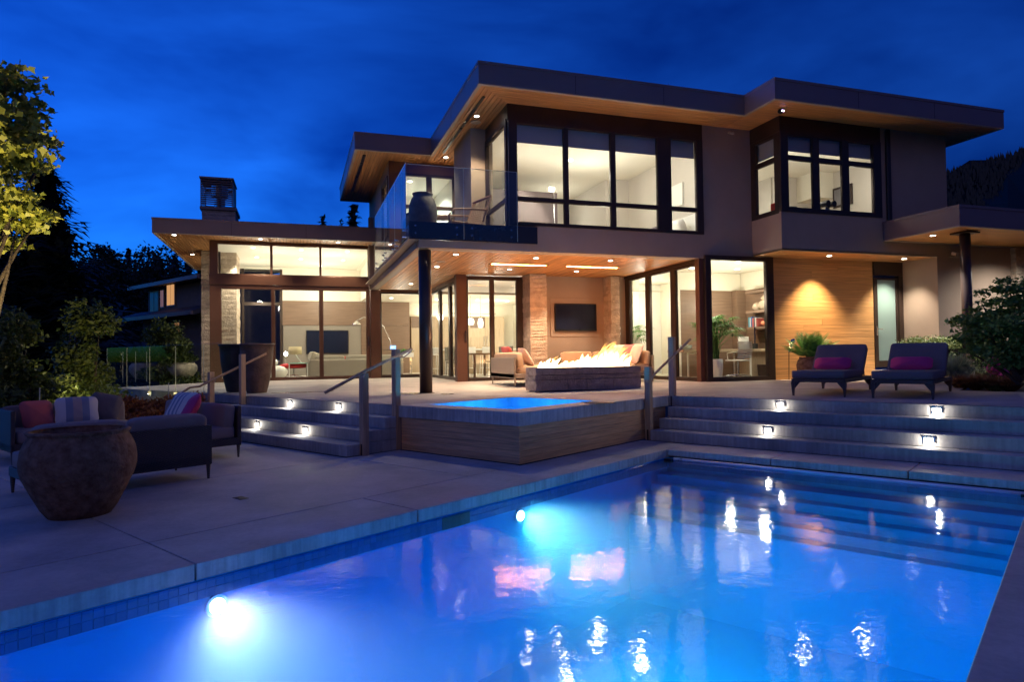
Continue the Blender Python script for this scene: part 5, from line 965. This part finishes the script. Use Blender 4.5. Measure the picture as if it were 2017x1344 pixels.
def cushion(label, c, d, T, m, X=None, group=None):
    X = X or Matrix.Identity(4); w = X @ Vector(c); o = thing('cushion', label, 'cushion', w, X.to_euler().z, group); b = MB(X); b.pillow(c, d, T, e=.42, pinch=.10, n=9); ob = b.build('cover', m, None, smooth=True)
    # rebuild in the cushion's own frame so that stripes follow it
    me = ob.data; inv = (Matrix.Translation(Vector(c)) @ T.to_4x4()).inverted(); Xi = X.inverted()
    for v in me.vertices: v.co = inv @ (Xi @ v.co)
    ob.parent = o; ob.matrix_local = Matrix.LocRotScale(None, T.to_euler(), None); return o
sofa_part('tan daybed with a woven end panel to the left of the fire pit', 4.42, 6.25, 13.35, 15.1, 'w', nseat=1, zb=.04)
sofa_part('tan woven sofa along the patio wall under the television', 6.35, 8.10, 14.75, 15.6, 'n', nseat=2, zb=.05)
sofa_part('tan daybed with its back panel at the right, beside the sliding doors', 6.55, 7.80, 13.35, 14.6, 'e', nseat=1, zb=.05)
TU = lambda ax, ay, az: rot(ax, ay, az)
cushion('pale striped cushion leaning on the back of the left daybed', (4.82, 13.72, .66), (.46, .44, .14), TU(0, R(58), 0), 'pinkc'); cushion('pink cushion at the far end of the left daybed', (4.75, 14.7, .70), (.46, .44, .14), TU(0, R(62), .2), 'coral')
for i, (x, y, m, l) in enumerate(((7.40, 13.5, 'pinkc', 'large pale pink cushion nearest the right daybed back'), (7.36, 13.85, 'coral', 'coral cushion standing behind the pale one on the right daybed'), (7.30, 14.2, 'pinkc', 'pale cushion at the back of the right daybed beside the coral one'))):
    cushion(l, (x, y, .70), (.48, .46, .16), TU(0, R(-66), .15 * i), m)
# lower deck: three woven sofas in a U
G = 'woven sofas round the lower deck'
XS = MP
s1 = sofa_part('dark woven sofa on the lower deck with its back to the pool', -8.36, -7.44, 1.75, 3.42, 'e', 'canvas', 'wicker', ZD, .60, G, XS, nseat=2)
s2 = sofa_part('dark woven sofa on the lower deck nearest the steps', -10.75, -8.74, 3.55, 4.42, 'n', 'canvas', 'wicker', ZD, .70, G, XS, nseat=2)
s3 = sofa_part('dark woven sofa at the far left behind the clay pot', -11.5, -10.5, 2.22, 3.85, 'ws', 'canvas', 'wicker', ZD, .70, G, XS, nseat=2)
LT = ZD + .60
cushion('magenta cushion leaning at the end of the sofa nearest the steps', (-9.05, 3.86, LT + .05), (.54, .50, .16), TU(R(62), 0, -.35), 'magenta', XS)
cushion('blue and white striped cushion beside the magenta one on the sofa nearest the steps', (-9.72, 4.02, LT + .07), (.50, .46, .15), TU(R(58), 0, .25), 'stripe_fine', XS)
cushion('pink cushion at the left end of the far left sofa', (-11.12, 2.66, LT + .0), (.40, .40, .15), TU(R(66), 0, R(100)), 'coral', XS)
cushion('large wide striped cushion in the middle of the far left sofa', (-11.06, 3.12, LT + .02), (.52, .42, .15), TU(R(66), 0, R(80)), 'stripe_wide', XS)
cushion('plain blue cushion at the right end of the far left sofa', (-11.12, 3.50, LT + .05), (.40, .42, .15), TU(R(62), .25, R(70)), 'canvas_dk', XS)
# ================================================================== POTS
def pot(name, label, c, prof, m, group=None, n=48, wob=.012, cat='pot', soil=None):
    o = thing(name, label, cat, c, 0, group); b = lm(o); b.lathe(prof, (0, 0, 0), n, wob); ob = b.build('body', m, o, smooth=True); return o
def hollow(prof, t=.035): return prof + [(r_ - t, z_) for r_, z_ in reversed(prof[-3:])] + [(prof[-1][0] - t - .02, prof[-1][1] - .12)]
w = W(-6.66, 1.90, ZD)
pot('clay_pot', 'very large weathered terracotta pot standing on the deck in front', w, hollow([(.237, 0), (.287, .07), (.35, .20), (.416, .345), (.436, .42), (.44, .48), (.427, .58), (.395, .655), (.372, .695), (.370, .705), (.385, .715), (.392, .73), (.38, .74)]), 'terracotta', n=64)
w = onz(506, 773.5, 0.02); a_ = Vector((w.x, w.y, 0)).normalized() * .24; k = (w + a_)
pot('tall_planter', 'tall dark tapered planter with a thick rim, right one of the pair by the steps', (k.x, k.y, .005), hollow([(.19, 0), (.20, .02), (.262, .30), (.305, .60), (.325, .85), (.332, .97), (.352, .975), (.354, 1.005), (.345, 1.01)]), 'planter', 'tall planters by the steps')
pot('tall_planter', 'tall dark tapered planter half hidden behind its neighbour', (k.x - .44, k.y + .62, .01), hollow([(.19, 0), (.20, .02), (.262, .30), (.305, .60), (.325, .85), (.332, .97), (.352, .975), (.354, 1.005), (.345, 1.01)]), M.setdefault('planter_navy', pbr('dark navy glaze', (.035, .035, .05), .5, var=.4, vs=5)), 'tall planters by the steps')  # darker bluish copy of the planter glaze: its shade is put into the colour
bowlp = hollow([(.26, 0), (.36, .10), (.47, .26), (.50, .38), (.48, .48), (.42, .545), (.40, .56), (.41, .575), (.40, .585)])
for i, (u, v) in enumerate(((279, 747.5), (356, 747))):
    w = onz(u, v, .03); pot('bowl_planter', ('wide pale clay bowl on the far terrace, left one of two', 'wide pale clay bowl on the far terrace, beside the stone chimney')[i], (w.x, w.y + .4, .03), bowlp, 'bowlpot', 'clay bowls on the far terrace')
urnp = hollow([(.17, 0), (.19, .05), (.26, .28), (.295, .52), (.285, .70), (.235, .83), (.19, .88), (.20, .90), (.215, .925), (.21, .935)])
pot('urn', 'tall brown urn at the front corner of the balcony', (2.47, 13.2, 2.975), [(r_ * .98, z_ * 1.10) for r_, z_ in urnp], 'urn', 'urns on the balcony'); pot('urn', 'smaller brown urn half hidden behind the tall one on the balcony', (2.45, 14.1, 2.975), [(r_ * .86, z_ * .86) for r_, z_ in urnp], 'urn', 'urns on the balcony')
pp = Vector((10.62, 11.62, .05)); o = thing('potted_palm', 'green palm in a brown jar in front of the cedar wall', 'potted plant', pp); lm(o).lathe(hollow([(.16, 0), (.19, .04), (.26, .22), (.28, .36), (.25, .46), (.215, .50), (.225, .52), (.22, .535)]), (0, 0, 0), 36, .01).build('pot', 'terracotta', o, smooth=True)
def fronds(o, base, n, L_, seed, m, up=.9, drop=.5, leafl=.16, nl=12):
    rng = random.Random(seed); V = []; F = []; st = MB()
    for k in range(n):
        a = rng.uniform(0, 6.283); u = rng.uniform(.35, 1) * up; l = L_ * rng.uniform(.7, 1.05); out = Vector((math.cos(a), math.sin(a), 0)); pts = [Vector(base) + out * (l * (1 - u * .75) * t_) * 1.1 + Vector((0, 0, l * u * (t_ - drop * t_ * t_ * .8))) for t_ in [i / 8 for i in range(9)]]
        st.tube(pts, [.008 * (1 - .8 * i / 8) for i in range(9)], 4, cap=False); side = Vector((-math.sin(a), math.cos(a), 0))
        for j in range(nl):
            t_ = .22 + .76 * j / nl; i = min(7, int(t_ * 8)); p_ = pts[i].lerp(pts[i + 1], t_ * 8 - i); d = (pts[i + 1] - pts[i]).normalized(); ll = leafl * math.sin(math.pi * (.18 + .8 * t_)) + .03
            for sgn in (-1, 1): tip = p_ + (side * sgn * .8 + d * .7).normalized() * ll - Vector((0, 0, ll * .25)); wv = d * ll * .075; k0 = len(V); V += [tuple(p_ - wv), tuple(p_.lerp(tip, .5) + wv * .7), tuple(tip), tuple(p_.lerp(tip, .5) - wv)]; F.append((k0, k0 + 1, k0 + 2, k0 + 3))
    st.build('stem', m, o); MB().add(V, F).build('foliage', m, o)
fronds(o, pp + Vector((0, 0, .5)), 40, .95, 5, 'leaf_palm', up=1.0, drop=.38, leafl=.19, nl=18)
o = thing('torch_lamp', 'small grey garden spot lamp on a stalk beside the cedar wall', 'lamp', (10.66, 12.2, ZF)); MB().tube([(10.62, 12.28, .03), (10.62, 12.26, .70)], .008, 6).build('stalk', 'frame', o); b = MB(); b.tube([(10.60, 12.24, .70), (10.63, 12.18, .93)], [.035, .055], 14); b.tube([(10.63, 12.18, .93), (10.68, 12.12, .96)], [.06, .055], 14); b.build('head', 'chrome', o)
# balcony chair
o = thing('rattan_chair', 'brown rattan armchair on the balcony turned to the view', 'chair', (3.28, 13.45, 2.98), R(15)); RC = o; b = lm(o); b.box(-.28, .28, -.28, .28, .36, .41); b.build('seat', M.setdefault('rattan', wicker('rattan', (.30, .16, .09))), o, bevel=.02)
b = lm(o); [b.tube([(.28, -.26 + .065 * k, .40), (.40, -.27 + .067 * k, .66), (.46, -.28 + .07 * k, .92)], .014, 6) for k in range(9)]; b.tube([(.46, -.30, .92), (.46, .30, .92)], .022, 8); b.tube([(.30, -.29, .45), (.47, -.30, .92)], .022, 8); b.tube([(.30, .29, .45), (.47, .30, .92)], .022, 8); b.build('backrest', 'rattan', o)
for s_ in (-.3, .3): b = lm(o); b.tube([(.40, s_, .66), (.1, s_, .64), (-.25, s_, .60), (-.34, s_, .50), (-.33, s_, .30), (-.30, s_ * .95, 0)], .02, 8); b.tube([(.26, s_ * .93, .38), (.33, s_ * .95, 0)], .018, 8); b.build('arm', 'rattan', o, smooth=True)
RC.scale = (1.25, 1.25, 1.18)
# ================================================================== GLASS FENCES
gf = thing('glass_fence', 'frameless glass fence along the edge of the upper terrace', 'glass fence', W(-16, 6.25, 0)); pts = [W(*PQ(*onz(u, v, 0)[:2])) for u, v in ((211, 767), (250, 768.5), (295, 770.5), (346, 772.5), (401.5, 775))]
glass_run(gf, [(v.x, v.y) for v in pts] + [(W(-12.7, 6.22).x, W(-12.7, 6.22).y)], -.12, 1.03, 'glass', gap=.012)
for v in pts:
    MB().cbox((v.x, v.y, .44), (.012, .012, 1.14)).build('edge_strip', 'glassedge', gf); MB().cbox((v.x, v.y, -.05), (.07, .05, .09)).build('clamp', 'chrome', gf)
far = [onz(u, v, .02) for u, v in ((211, 754), (242, 752.6), (267, 751.8), (289, 751))]; g2 = thing('glass_fence', 'frameless glass fence along the far side of the upper terrace', 'glass fence', far[0]); glass_run(g2, [(v.x, v.y) for v in far] + [(-3.7, 27.5)], .0, 1.0, 'glass')
for v in far: MB().cbox((v.x, v.y, .5), (.014, .014, 1.0)).build('edge_strip', 'glassedge', g2)
g3 = thing('glass_fence', 'low glass fence at the left edge of the lower deck', 'glass fence', W(-13.3, 3, ZD)); q_ = [W(-12.85, .9), W(-12.85, 3.1), W(-12.85, 5.1)]; glass_run(g3, [(v.x, v.y) for v in q_], ZD - .02, ZD + .92, 'glass')
for v in q_: MB().cbox((v.x, v.y, ZD + .45), (.014, .014, .94)).build('edge_strip', 'glassedge', g3)
# ================================================================== PLANTING
def plant(name, label, cat, loc, group=None): return thing(name, label, cat, loc, 0, group)
def bush(name, label, c, rads, n, size, m, seed, cat='shrub', stems=5, shape='leaf', group=None, spread=None, **kw):
    o = plant(name, label, cat, c, group); rng = random.Random(seed); c = Vector(c); bl = []
    for k in range(9 if spread is None else spread): bl.append((c + Vector((rng.uniform(-.65, .65) * rads[0], rng.uniform(-.65, .65) * rads[1], rads[2] * rng.uniform(.55, 1.35))), (rads[0] * rng.uniform(.3, .5), rads[1] * rng.uniform(.3, .5), rads[2] * rng.uniform(.35, .6))))
    leaves(bl, n, size, 'foliage', m, o, seed=seed, shape=shape, **kw)
    b = MB(); [b.tube([c, c + Vector((rng.uniform(-.5, .5) * rads[0], rng.uniform(-.5, .5) * rads[1], rads[2] * 1.3))], [.012, .004], 5) for _ in range(stems)]; b.build('stem', 'bark', o); return o
# clipped hedge under the canopy
o = plant('hedge', 'clipped pale green box hedge in front of the side door', 'hedge', (13.55, 10.75, .05)); rng = random.Random(3)
leaves([((12.55 + .22 * i, 10.72 + .1 * math.sin(i * 2), .10 + zz), (.20, .36, .17)) for i in range(11) for zz in (.15, .42, .70)], 15000, .055, 'foliage', 'leaf_hedge', o, seed=3, shell=.7)
MB().box(12.5, 14.75, 10.5, 10.95, .05, .72).build('core', 'soil', o)
def tuft(name, label, c, r_, h, n, m, seed, cat='grass', group=None):
    o = plant(name, label, cat, c, group); rng = np.random.default_rng(seed); V = []; F = []
    for k in range(n):
        a = rng.uniform(0, 6.283); s = rng.uniform(.1, 1) ** .7; tip = Vector((math.cos(a) * r_ * s, math.sin(a) * r_ * s, h * (1.05 - .65 * s * s) * rng.uniform(.7, 1.1))); bs = Vector((math.cos(a) * .06 * s, math.sin(a) * .06 * s, 0)); mid = bs * .45 + tip * .55 + Vector((0, 0, h * .28 * s)); wv = Vector((-math.sin(a), math.cos(a), 0)) * rng.uniform(.003, .006)
        C_ = Vector(c); k0 = len(V); V += [tuple(C_ + bs - wv), tuple(C_ + bs + wv), tuple(C_ + mid + wv * .8), tuple(C_ + mid - wv * .8), tuple(C_ + tip)]; F += [(k0, k0 + 1, k0 + 2, k0 + 3), (k0 + 3, k0 + 2, k0 + 4)]
    b = MB(); b.add(V, F); b.build('blades', m, o); return o
for i, (x, y, r_, h, l) in enumerate(((11.45, 9.05, .42, .52, 'silver green tuft of grass just right of the lounger'), (12.1, 9.4, .5, .62, 'silver green tuft of grass in front of the canopy post'), (12.6, 8.9, .5, .60, 'silver green tuft of grass right of the canopy post'), (13.4, 9.3, .55, .6, 'silver green tuft of grass under the maple'))): tuft('ornamental_grass', l, (x, y, .04), r_, h, 1500, 'grass_silver', 20 + i, group='silver grass tufts')
for i, (u, v, r_, h, l) in enumerate(((1893, 768, .30, .24, 'rust grass tuft beside the lounger leg'), (1922, 769, .34, .27, 'rust grass tuft second from the lounger'), (1955, 770, .32, .25, 'rust grass tuft in the middle of the bed edge'), (1990, 772, .34, .25, 'rust grass tuft at the maple trunk'), (1935, 763, .36, .26, 'rust grass tuft in the second row'), (1972, 764, .36, .28, 'rust grass tuft in the second row near the maple'))):
    w = onz(u, v, .03); tuft('ornamental_grass', l, (w.x, w.y, .03), r_, h, 1100, 'grass_rust', 40 + i, group='rust grass tufts')
w = onz(1962, 772, .03); tuft('ornamental_grass', 'small green tuft at the front of the rust grasses', (w.x, w.y, .02), .14, .12, 500, 'leaf_hedge', 60)
w = onz(1994, 762, .05); o = bush('azalea', 'azalea in magenta flower behind the maple trunk', (w.x, w.y, .08), (.34, .3, .26), 1500, .06, 'petal', 70)
leaves([((w.x, w.y, .25), (.34, .3, .22))], 700, .05, 'leaf', 'leaf_hedge', o, seed=71)
# japanese maple at the right edge
w = onz(2010, 777, .02); bs = Vector((w.x, w.y, .02)); o = plant('japanese_maple', 'small japanese maple with dark layered leaves at the right edge', 'tree', bs)
d_ = math.hypot(w.x, w.y); px = lambda u, v, k=0: at(u, v, d_ + k)
tips = [(px(1905, 640, .1), .2), (px(1895, 690, .3), .15), (px(1935, 600, .4), .3), (px(1990, 565, .2), .35), (px(1965, 690, -.3), .2), (px(2035, 600, .3), .35), (px(1950, 655, -.2), .2), (px(2080, 640, -.1), .3), (px(2010, 640, .5), .3)]
limb_tree(o, bs, tips, .04, bend=.35, seed=5)
pads = [(1905, 636, .30, .10, .1), (1897, 628, .2, .09, .2), (1935, 632, .36, .12, 0), (1930, 660, .42, .13, -.1), (1962, 648, .36, .14, .2), (1985, 618, .34, .14, .3), (1950, 596, .22, .09, .4), (1932, 577, .14, .06, .4), (1990, 570, .26, .10, .2), (1978, 553, .14, .07, .2), (2012, 590, .3, .14, .3), (2010, 655, .5, .18, 0), (1975, 688, .5, .14, -.2), (1945, 690, .4, .12, -.2), (2030, 700, .5, .16, -.1), (1920, 612, .14, .06, .3), (2040, 560, .4, .16, .2), (2050, 625, .5, .2, 0), (1990, 640, .35, .15, -.4), (1955, 620, .2, .09, .3), (1915, 672, .24, .10, .2), (1985, 595, .2, .1, 0), (1965, 570, .12, .06, .1), (2000, 715, .4, .10, -.3)]
leaves([(px(u, v, k), (a, a, c)) for u, v, a, c, k in pads], 9000, .060, 'crown', 'leaf_jm', o, seed=9, flat=.5, shape='star', shell=.1)
# rust shrub by the far handrail
for i, (u, v, r_) in enumerate(((255, 790, (.75, .6, .30)), (315, 790, (.8, .6, .32)), (375, 790, (.5, .5, .24)))):
    w = at(u, v, 13.6); bush('barberry', ('rust red barberry at the left end of the bed behind the sofas', 'rust red barberry in the middle of the bed behind the sofas', 'rust red barberry beside the far left handrail')[i], (w.x, w.y, -.48), r_, 5200, .055, 'leaf_red', 80 + i, group='barberry shrubs'); 
for i, (u, v) in enumerate(((212, 769), (231, 771), (248, 772))): 
    p_ = onz(u, v, -.1); oo = MB().lathe([(.045, 0), (.05, .02), (.02, .04)], (p_.x, p_.y, -.12), 14).build('edge_light', 'lens_dim', terrace)
# feathery green shrubs and trees below the terrace, lit from the deck
def tree(name, label, base, tips, blobs, n, size, m, seed, r0=.12, cat='tree', group=None, **kw):
    o = plant(name, label, cat, base, group); limb_tree(o, base, tips, r0, seed=seed); leaves(blobs, n, size, 'crown', m, o, seed=seed, **kw); return o
def col_tree(label, u, v0, v1, d, wpx, n, seed, m='leaf_shrub', size=.10, name='willow', group='feathery shrubs below the terrace'):
    k = d / F_PX * 1.03; base = at(u, 900, d); base.z = -3.1; bl = []; rng = random.Random(seed)
    for i in range(26):
        t_ = rng.random(); v = v0 + (v1 - v0) * t_; hw = wpx * (.45 + .55 * t_ ** .5) * rng.uniform(.6, 1.3); bl.append((at(u + rng.uniform(-hw, hw) * .8, v, d + rng.uniform(-.8, .8)), (hw * k * .45, hw * k * .45, (v1 - v0) * k * .10)))
    return tree(name, label, base, [(at(u + rng.uniform(-.6, .6) * wpx, v0 + (v1 - v0) * rng.uniform(.1, .6), d), 1.0 + rng.random()) for _ in range(6)], bl, n, size, m, seed, .07, group=group, flat=.2, droop=.3)
col_tree('feathery yellow green shrub standing left of the glass fence', 172, 612, 830, 17, 62, 9000, 101)
col_tree('broad leafy green shrub at the left edge below the maple', 20, 625, 840, 14, 90, 9000, 102)
col_tree('low feathery green shrub between the two taller ones', 105, 745, 850, 16, 70, 5000, 103)
col_tree('dim green shrub in front of the neighbouring house', 330, 640, 760, 27, 55, 5000, 104, size=.14)
# maple reaching in from the left
b0 = at(-140, 800, 11); b0.z = -3.1; pm = [(20, 150, 46, 20), (50, 168, 34, 12), (10, 175, 30, 22), (25, 215, 60, 28), (60, 225, 40, 16), (78, 205, 16, 9), (20, 260, 70, 26), (85, 278, 26, 12), (108, 284, 14, 6), (60, 275, 44, 20), (25, 300, 60, 26), (45, 325, 44, 16), (70, 332, 14, 8), (20, 345, 40, 18), (15, 400, 50, 26), (45, 385, 36, 14), (60, 420, 44, 16), (90, 425, 20, 12), (25, 440, 60, 22), (10, 480, 40, 20), (-30, 250, 60, 90), (-40, 380, 60, 80), (35, 245, 50, 22)]
kk = 11 / F_PX
tree('maple_tree', 'maple with yellow green leaves reaching in at the top left', b0, [(at(10, 240, 11), 3.4), (at(40, 400, 11), 2.6), (at(80, 425, 11.2), 2.4), (at(-20, 150, 11), 3.8), (at(100, 284, 11), 3.0), (at(30, 460, 11), 2.0)], [(at(u, v, 11 + (i % 5) * .25 - .5), (a * kk * .9, a * kk * .9, c * kk * .62)) for i, (u, v, a, c) in enumerate(pm)], 4600, .10, 'leaf_maple', 111, .07, shape='star', flat=.15, droop=.5, shell=.05)
lamp('SPOT', at(-60, 860, 9.5) + Vector((0, 0, -.3)), 430, (1, .74, .32), .1, at(30, 300, 11), 80, .8); lamp('SPOT', at(214, 772, 14.0), 34, (1, .80, .36), .06, at(120, 735, 16), 150, .9)
# conifers
def conifer(label, u, vtop, vbase, d, wpx, seed, n=26, group='dark conifers', m='leaf_dark', gaps=.75, name='conifer'):
    k = d / F_PX * 1.04; top = at(u, vtop, d); base = at(u, vbase, d); o = plant(name, label, 'tree', base, group); H_ = top.z - base.z; rng = np.random.default_rng(seed); r1 = wpx * k
    MB().tube([base, top], [r1 * .07 + .03, .01], 7).build('trunk', 'bark', o); V = []; F = []; C_ = np.array(base)
    for i in range(n):
        t_ = (i + .3) / n; z = H_ * (1 - t_ ** 1.05); R_ = r1 * (t_ ** .85) * rng.uniform(.75, 1.12)
        for a in np.linspace(0, 6.283, 7 + int(7 * t_), endpoint=False) + rng.uniform(0, 6):
            L_ = R_ * rng.uniform(.5, 1.1) * (1.25 if rng.random() < .12 else 1); dirv = np.array([math.cos(a), math.sin(a), 0]); sd = np.array([-math.sin(a), math.cos(a), 0]); ns = max(4, int(L_ / (r1 * .055)))
            for j in range(ns):
                s = (j + .5) / ns; p_ = C_ + dirv * L_ * s + np.array([0, 0, z - L_ * .32 * s + L_ * .28 * s * s * s]); wl = L_ * .30 * (1.1 - s) + r1 * .075
                for sg in (-1, 1):
                    tip = p_ + (dirv * .75 + sd * sg * rng.uniform(.4, 1)) * wl + np.array([0, 0, -wl * rng.uniform(.1, .55)]); q_ = p_ + dirv * wl * .38 + np.array([0, 0, -wl * .1]); k0 = len(V); V += [p_.tolist(), q_.tolist(), tip.tolist()]; F.append((k0, k0 + 1, k0 + 2))
    MB().add(V, F).build('crown', m, o); k = r1 * .12
    leaves([((base.x, base.y, base.z + H_ * (1 - t_)), (r1 * t_ * .34 + .05, r1 * t_ * .34 + .05, H_ * .05)) for t_ in [(i + .8) / 16 for i in range(15)]], 2600, r1 * .16, 'inner_foliage', m, o, seed=seed, droop=.6, shell=.1); return o
conifer('tall drooping dark conifer behind the maple at the left', 88, 318, 800, 36, 215, 201, 44, m='leaf_dark'); conifer('dark conifer at the far left edge behind the maple', -10, 330, 820, 40, 150, 202, 30)
conifer('pointed conifer above the living room roof, left of three', 637.5, 423, 700, 85, 80, 203, 24); conifer('small thin conifer above the living room roof, middle of three', 674, 431, 700, 90, 60, 204, 22); conifer('largest conifer above the living room roof, right of three', 697.5, 402, 700, 80, 108, 205, 26)
for i, (u, v, w_) in enumerate(((254, 488, 34), (292, 507, 26), (345, 500, 40), (318, 510, 26), (372, 494, 40), (172, 520, 36), (130, 500, 40), (232, 512, 26), (395, 520, 40), (40, 500, 60))): conifer('dark pointed conifer in the tree line, number %s from the left behind the neighbouring house' % ('third', 'fifth', 'seventh', 'sixth', 'eighth', 'second', 'first', 'fourth', 'ninth', 'outermost')[i] if False else ('conifer rising above the tree line straight over the neighbouring roof ridge', 'short conifer right of the pointed one over the neighbouring house', 'wide dark conifer left of the roof corner', 'narrow dark conifer between two wider ones by the roof corner', 'dark conifer touching the wing roof corner', 'low dark conifer right of the tall drooping one', 'dark conifer directly behind the tall drooping one', 'small dark conifer just left of the pointed one', 'dark conifer hidden behind the wing roof corner', 'broad dark conifer under the maple branches')[i], u, v, 760, 75 + 3 * (i % 4), w_ * 1.9, 210 + i, 24, 'conifers of the left tree line')
# broad dark trees that make the wood
def round_tree(label, u, v, d, wpx, hpx, seed, n=7000):
    k = d / F_PX * 1.03; base = at(u, 800, d); base.z = -3.1; rng = random.Random(seed); bl = [(at(u + rng.uniform(-.7, .7) * wpx, v + rng.uniform(-.05, .9) * hpx, d + rng.uniform(-2, 2)), (wpx * k * .4, wpx * k * .4, hpx * k * .22)) for _ in range(14)]
    return tree('forest_tree', label, base, [(at(u + rng.uniform(-.4, .4) * wpx, v + hpx * .3, d), 2) for _ in range(4)], bl, n, .30 * d / 60, 'leaf_forest', seed, .22, group='dark trees of the left wood')
for i, (u, v, d, w_, h_, l) in enumerate(((205, 505, 70, 42, 120, 'rounded dark tree on the tree line left of the neighbouring house'), (225, 545, 62, 70, 160, 'dark tree standing behind the left end of the neighbouring house'), (310, 530, 66, 60, 150, 'dark tree above the middle of the neighbouring roof'), (370, 540, 60, 60, 160, 'dark tree between the neighbouring house and the stone chimney'), (130, 560, 58, 70, 170, 'dark tree under the tall conifer'), (50, 560, 55, 80, 180, 'dark tree at the far left beneath the maple'), (180, 640, 45, 60, 130, 'dark lower tree behind the feathery shrub'), (80, 660, 42, 80, 140, 'dark lower tree above the left sofa'), (250, 690, 40, 60, 110, 'dark lower tree beneath the neighbouring house'), (-20, 650, 40, 60, 150, 'dark lower tree at the left edge'))): round_tree(l, u, v, d, w_, h_, 300 + i)
wd_ = MB(); rng = random.Random(8); pts = [(-400, 540), (-100, 525), (0, 530), (100, 540), (200, 545), (300, 540), (400, 540), (520, 560), (700, 590)]
vs = [at(u, v, 110) for u, v in pts] + [at(u, 900, 108) for u, v in pts]; n_ = len(pts); wd_.add(vs, [(i, i + 1, n_ + i + 1, n_ + i) for i in range(n_ - 1)]); wd_.build('wooded_hill', 'hillmat', kind='structure')
# forested mountain on the right: real relief far off, with a ragged line of trees on its ridge
rid = [(1500, 520), (1700, 420), (1800, 365), (1866, 337), (1910, 324), (1950, 314), (1985, 303), (2030, 290), (2100, 262), (2300, 215), (2600, 240), (3000, 330), (3600, 480)]
mt = MB(); rows = []; D0 = 700
for j in range(9):
    s = j / 8
    rows.append([at(u, v + (700 - v) * s * 1.02, D0 - 420 * s + 30 * math.sin(u * .02 + j)) + Vector((0, 0, 4 * math.sin(u * .05 + j * 2))) for u, v in rid])
vs = [p_ for r_ in rows for p_ in r_]; n_ = len(rid); mt.add(vs, [(j * n_ + i, j * n_ + i + 1, (j + 1) * n_ + i + 1, (j + 1) * n_ + i) for j in range(8) for i in range(n_ - 1)]); mt.build('mountain', 'hillmat', kind='structure')
V = []; F = []; rng = random.Random(77)
def ridge(u):
    for (u0, v0), (u1, v1) in zip(rid, rid[1:]):
        if u0 <= u <= u1: return v0 + (v1 - v0) * (u - u0) / (u1 - u0)
for i in range(6000):
    u = rng.uniform(1800, 2300); s = rng.random() ** 1.5; v = ridge(u); c = at(u, v + (700 - v) * s * .6 - 1, D0 - 420 * s * .6); h = rng.uniform(3, 7); w_ = h * .22; k0 = len(V); c.z -= 3
    V += [tuple(c + Vector((-w_, 0, 0))), tuple(c + Vector((w_ * .5, -w_, 0))), tuple(c + Vector((w_ * .5, w_, 0))), tuple(c + Vector((0, 0, h)))]; F += [(k0, k0 + 1, k0 + 3), (k0 + 1, k0 + 2, k0 + 3), (k0 + 2, k0, k0 + 3)]
MB().add(V, F).build('forest', 'leaf_dark', kind='stuff')
# neighbouring house beyond the trees
dN = 38.0; nb0 = at(330, 745, dN); NX = (at(385, 640, dN - 5) - at(236, 640, dN + 3)); NX.z = 0; NX.normalize(); NYv = Vector((-NX.y, NX.x, 0)); XN = Matrix((( NX.x, NYv.x, 0, nb0.x), (NX.y, NYv.y, 0, nb0.y), (0, 0, 1, 0), (0, 0, 0, 1)))
nb = thing('neighbouring_house', 'dark two storey neighbouring house with one lit upper window among the trees', 'house', nb0); k = dN / F_PX
zz = lambda v: CZ + (705 - v) * k * 1.02
MB(XN).box(-3.0, 4.5, 0, 7, -3.1, zz(632)).build('wall', 'nbwall', nb); MB(XN).box(-2.2, 4.4, -.05, 6, zz(632), zz(580)).build('wall', 'nbwall', nb)
def nroof(x0, x1, y0, y1, z, dz): b = MB(XN); b.add([(x0, y0, z), (x1, y0, z), (x1, y1, z + dz), (x0, y1, z + dz), (x0, y0, z + .22), (x1, y0, z + .22), (x1, y1, z + dz + .22), (x0, y1, z + dz + .22)], [(0, 3, 2, 1), (4, 5, 6, 7), (0, 1, 5, 4), (1, 2, 6, 5), (2, 3, 7, 6), (3, 0, 4, 7)]); o_ = b.build('roof', 'roofmetal', nb); MB(XN).box(x0, x1, y0 - .12, y0 - .01, z + .02, z + .20).build('gutter', 'fascia', o_)
nroof(-2.9, 5, -.7, 5, zz(580), 1.0); nroof(-3.9, 5, -1.0, 0, zz(636), .35)
def nwin(x0, x1, v0, v1, m): o_ = MB(XN).box(x0 - .07, x1 + .07, -.12, -.06, zz(v1) - .06, zz(v0) + .06).build('window', 'fascia', nb); MB(XN).box(x0, (x0 + x1) / 2 - .03, -.135, -.121, zz(v1), zz(v0)).build('pane', m, o_); MB(XN).box((x0 + x1) / 2 + .03, x1, -.135, -.121, zz(v1), zz(v0)).build('pane', m, o_)
nwin(.25, 1.05, 577, 611, 'nbwin'); nwin(-.5, -.2, 584, 612, M.setdefault('nbdim', emit('dim neighbour window', (.35, .2, .25), .12))); nwin(-1.75, -.8, 585, 622, 'black'); nwin(1.1, 1.6, 642, 668, M.setdefault('nbdim2', emit('dim neighbour window 2', (.5, .25, .1), .10))); nwin(-1.0, -.6, 650, 680, 'black')
fh = thing('distant_house', 'far house among dark trees showing a few lit windows at the left', 'house', at(78, 600, 52)); cN = at(78, 598, 52); sc_ = 52 / F_PX
MB().cbox(cN + Vector((0, .6, -1.2)), (3.2, 1, 3.4)).build('wall', 'nbwall', fh)
for u, v, w_, h_ in ((69, 601, 5, 4), (80, 601, 7, 5), (86, 594, 5, 3), (125, 597, 4, 3), (117, 598, 2, 2)): MB().cbox(at(u, v, 51.3), (w_ * sc_, .05, h_ * sc_)).build('window', emit('far lit window %d' % u, (1, .72, .4), 1.6), fh)
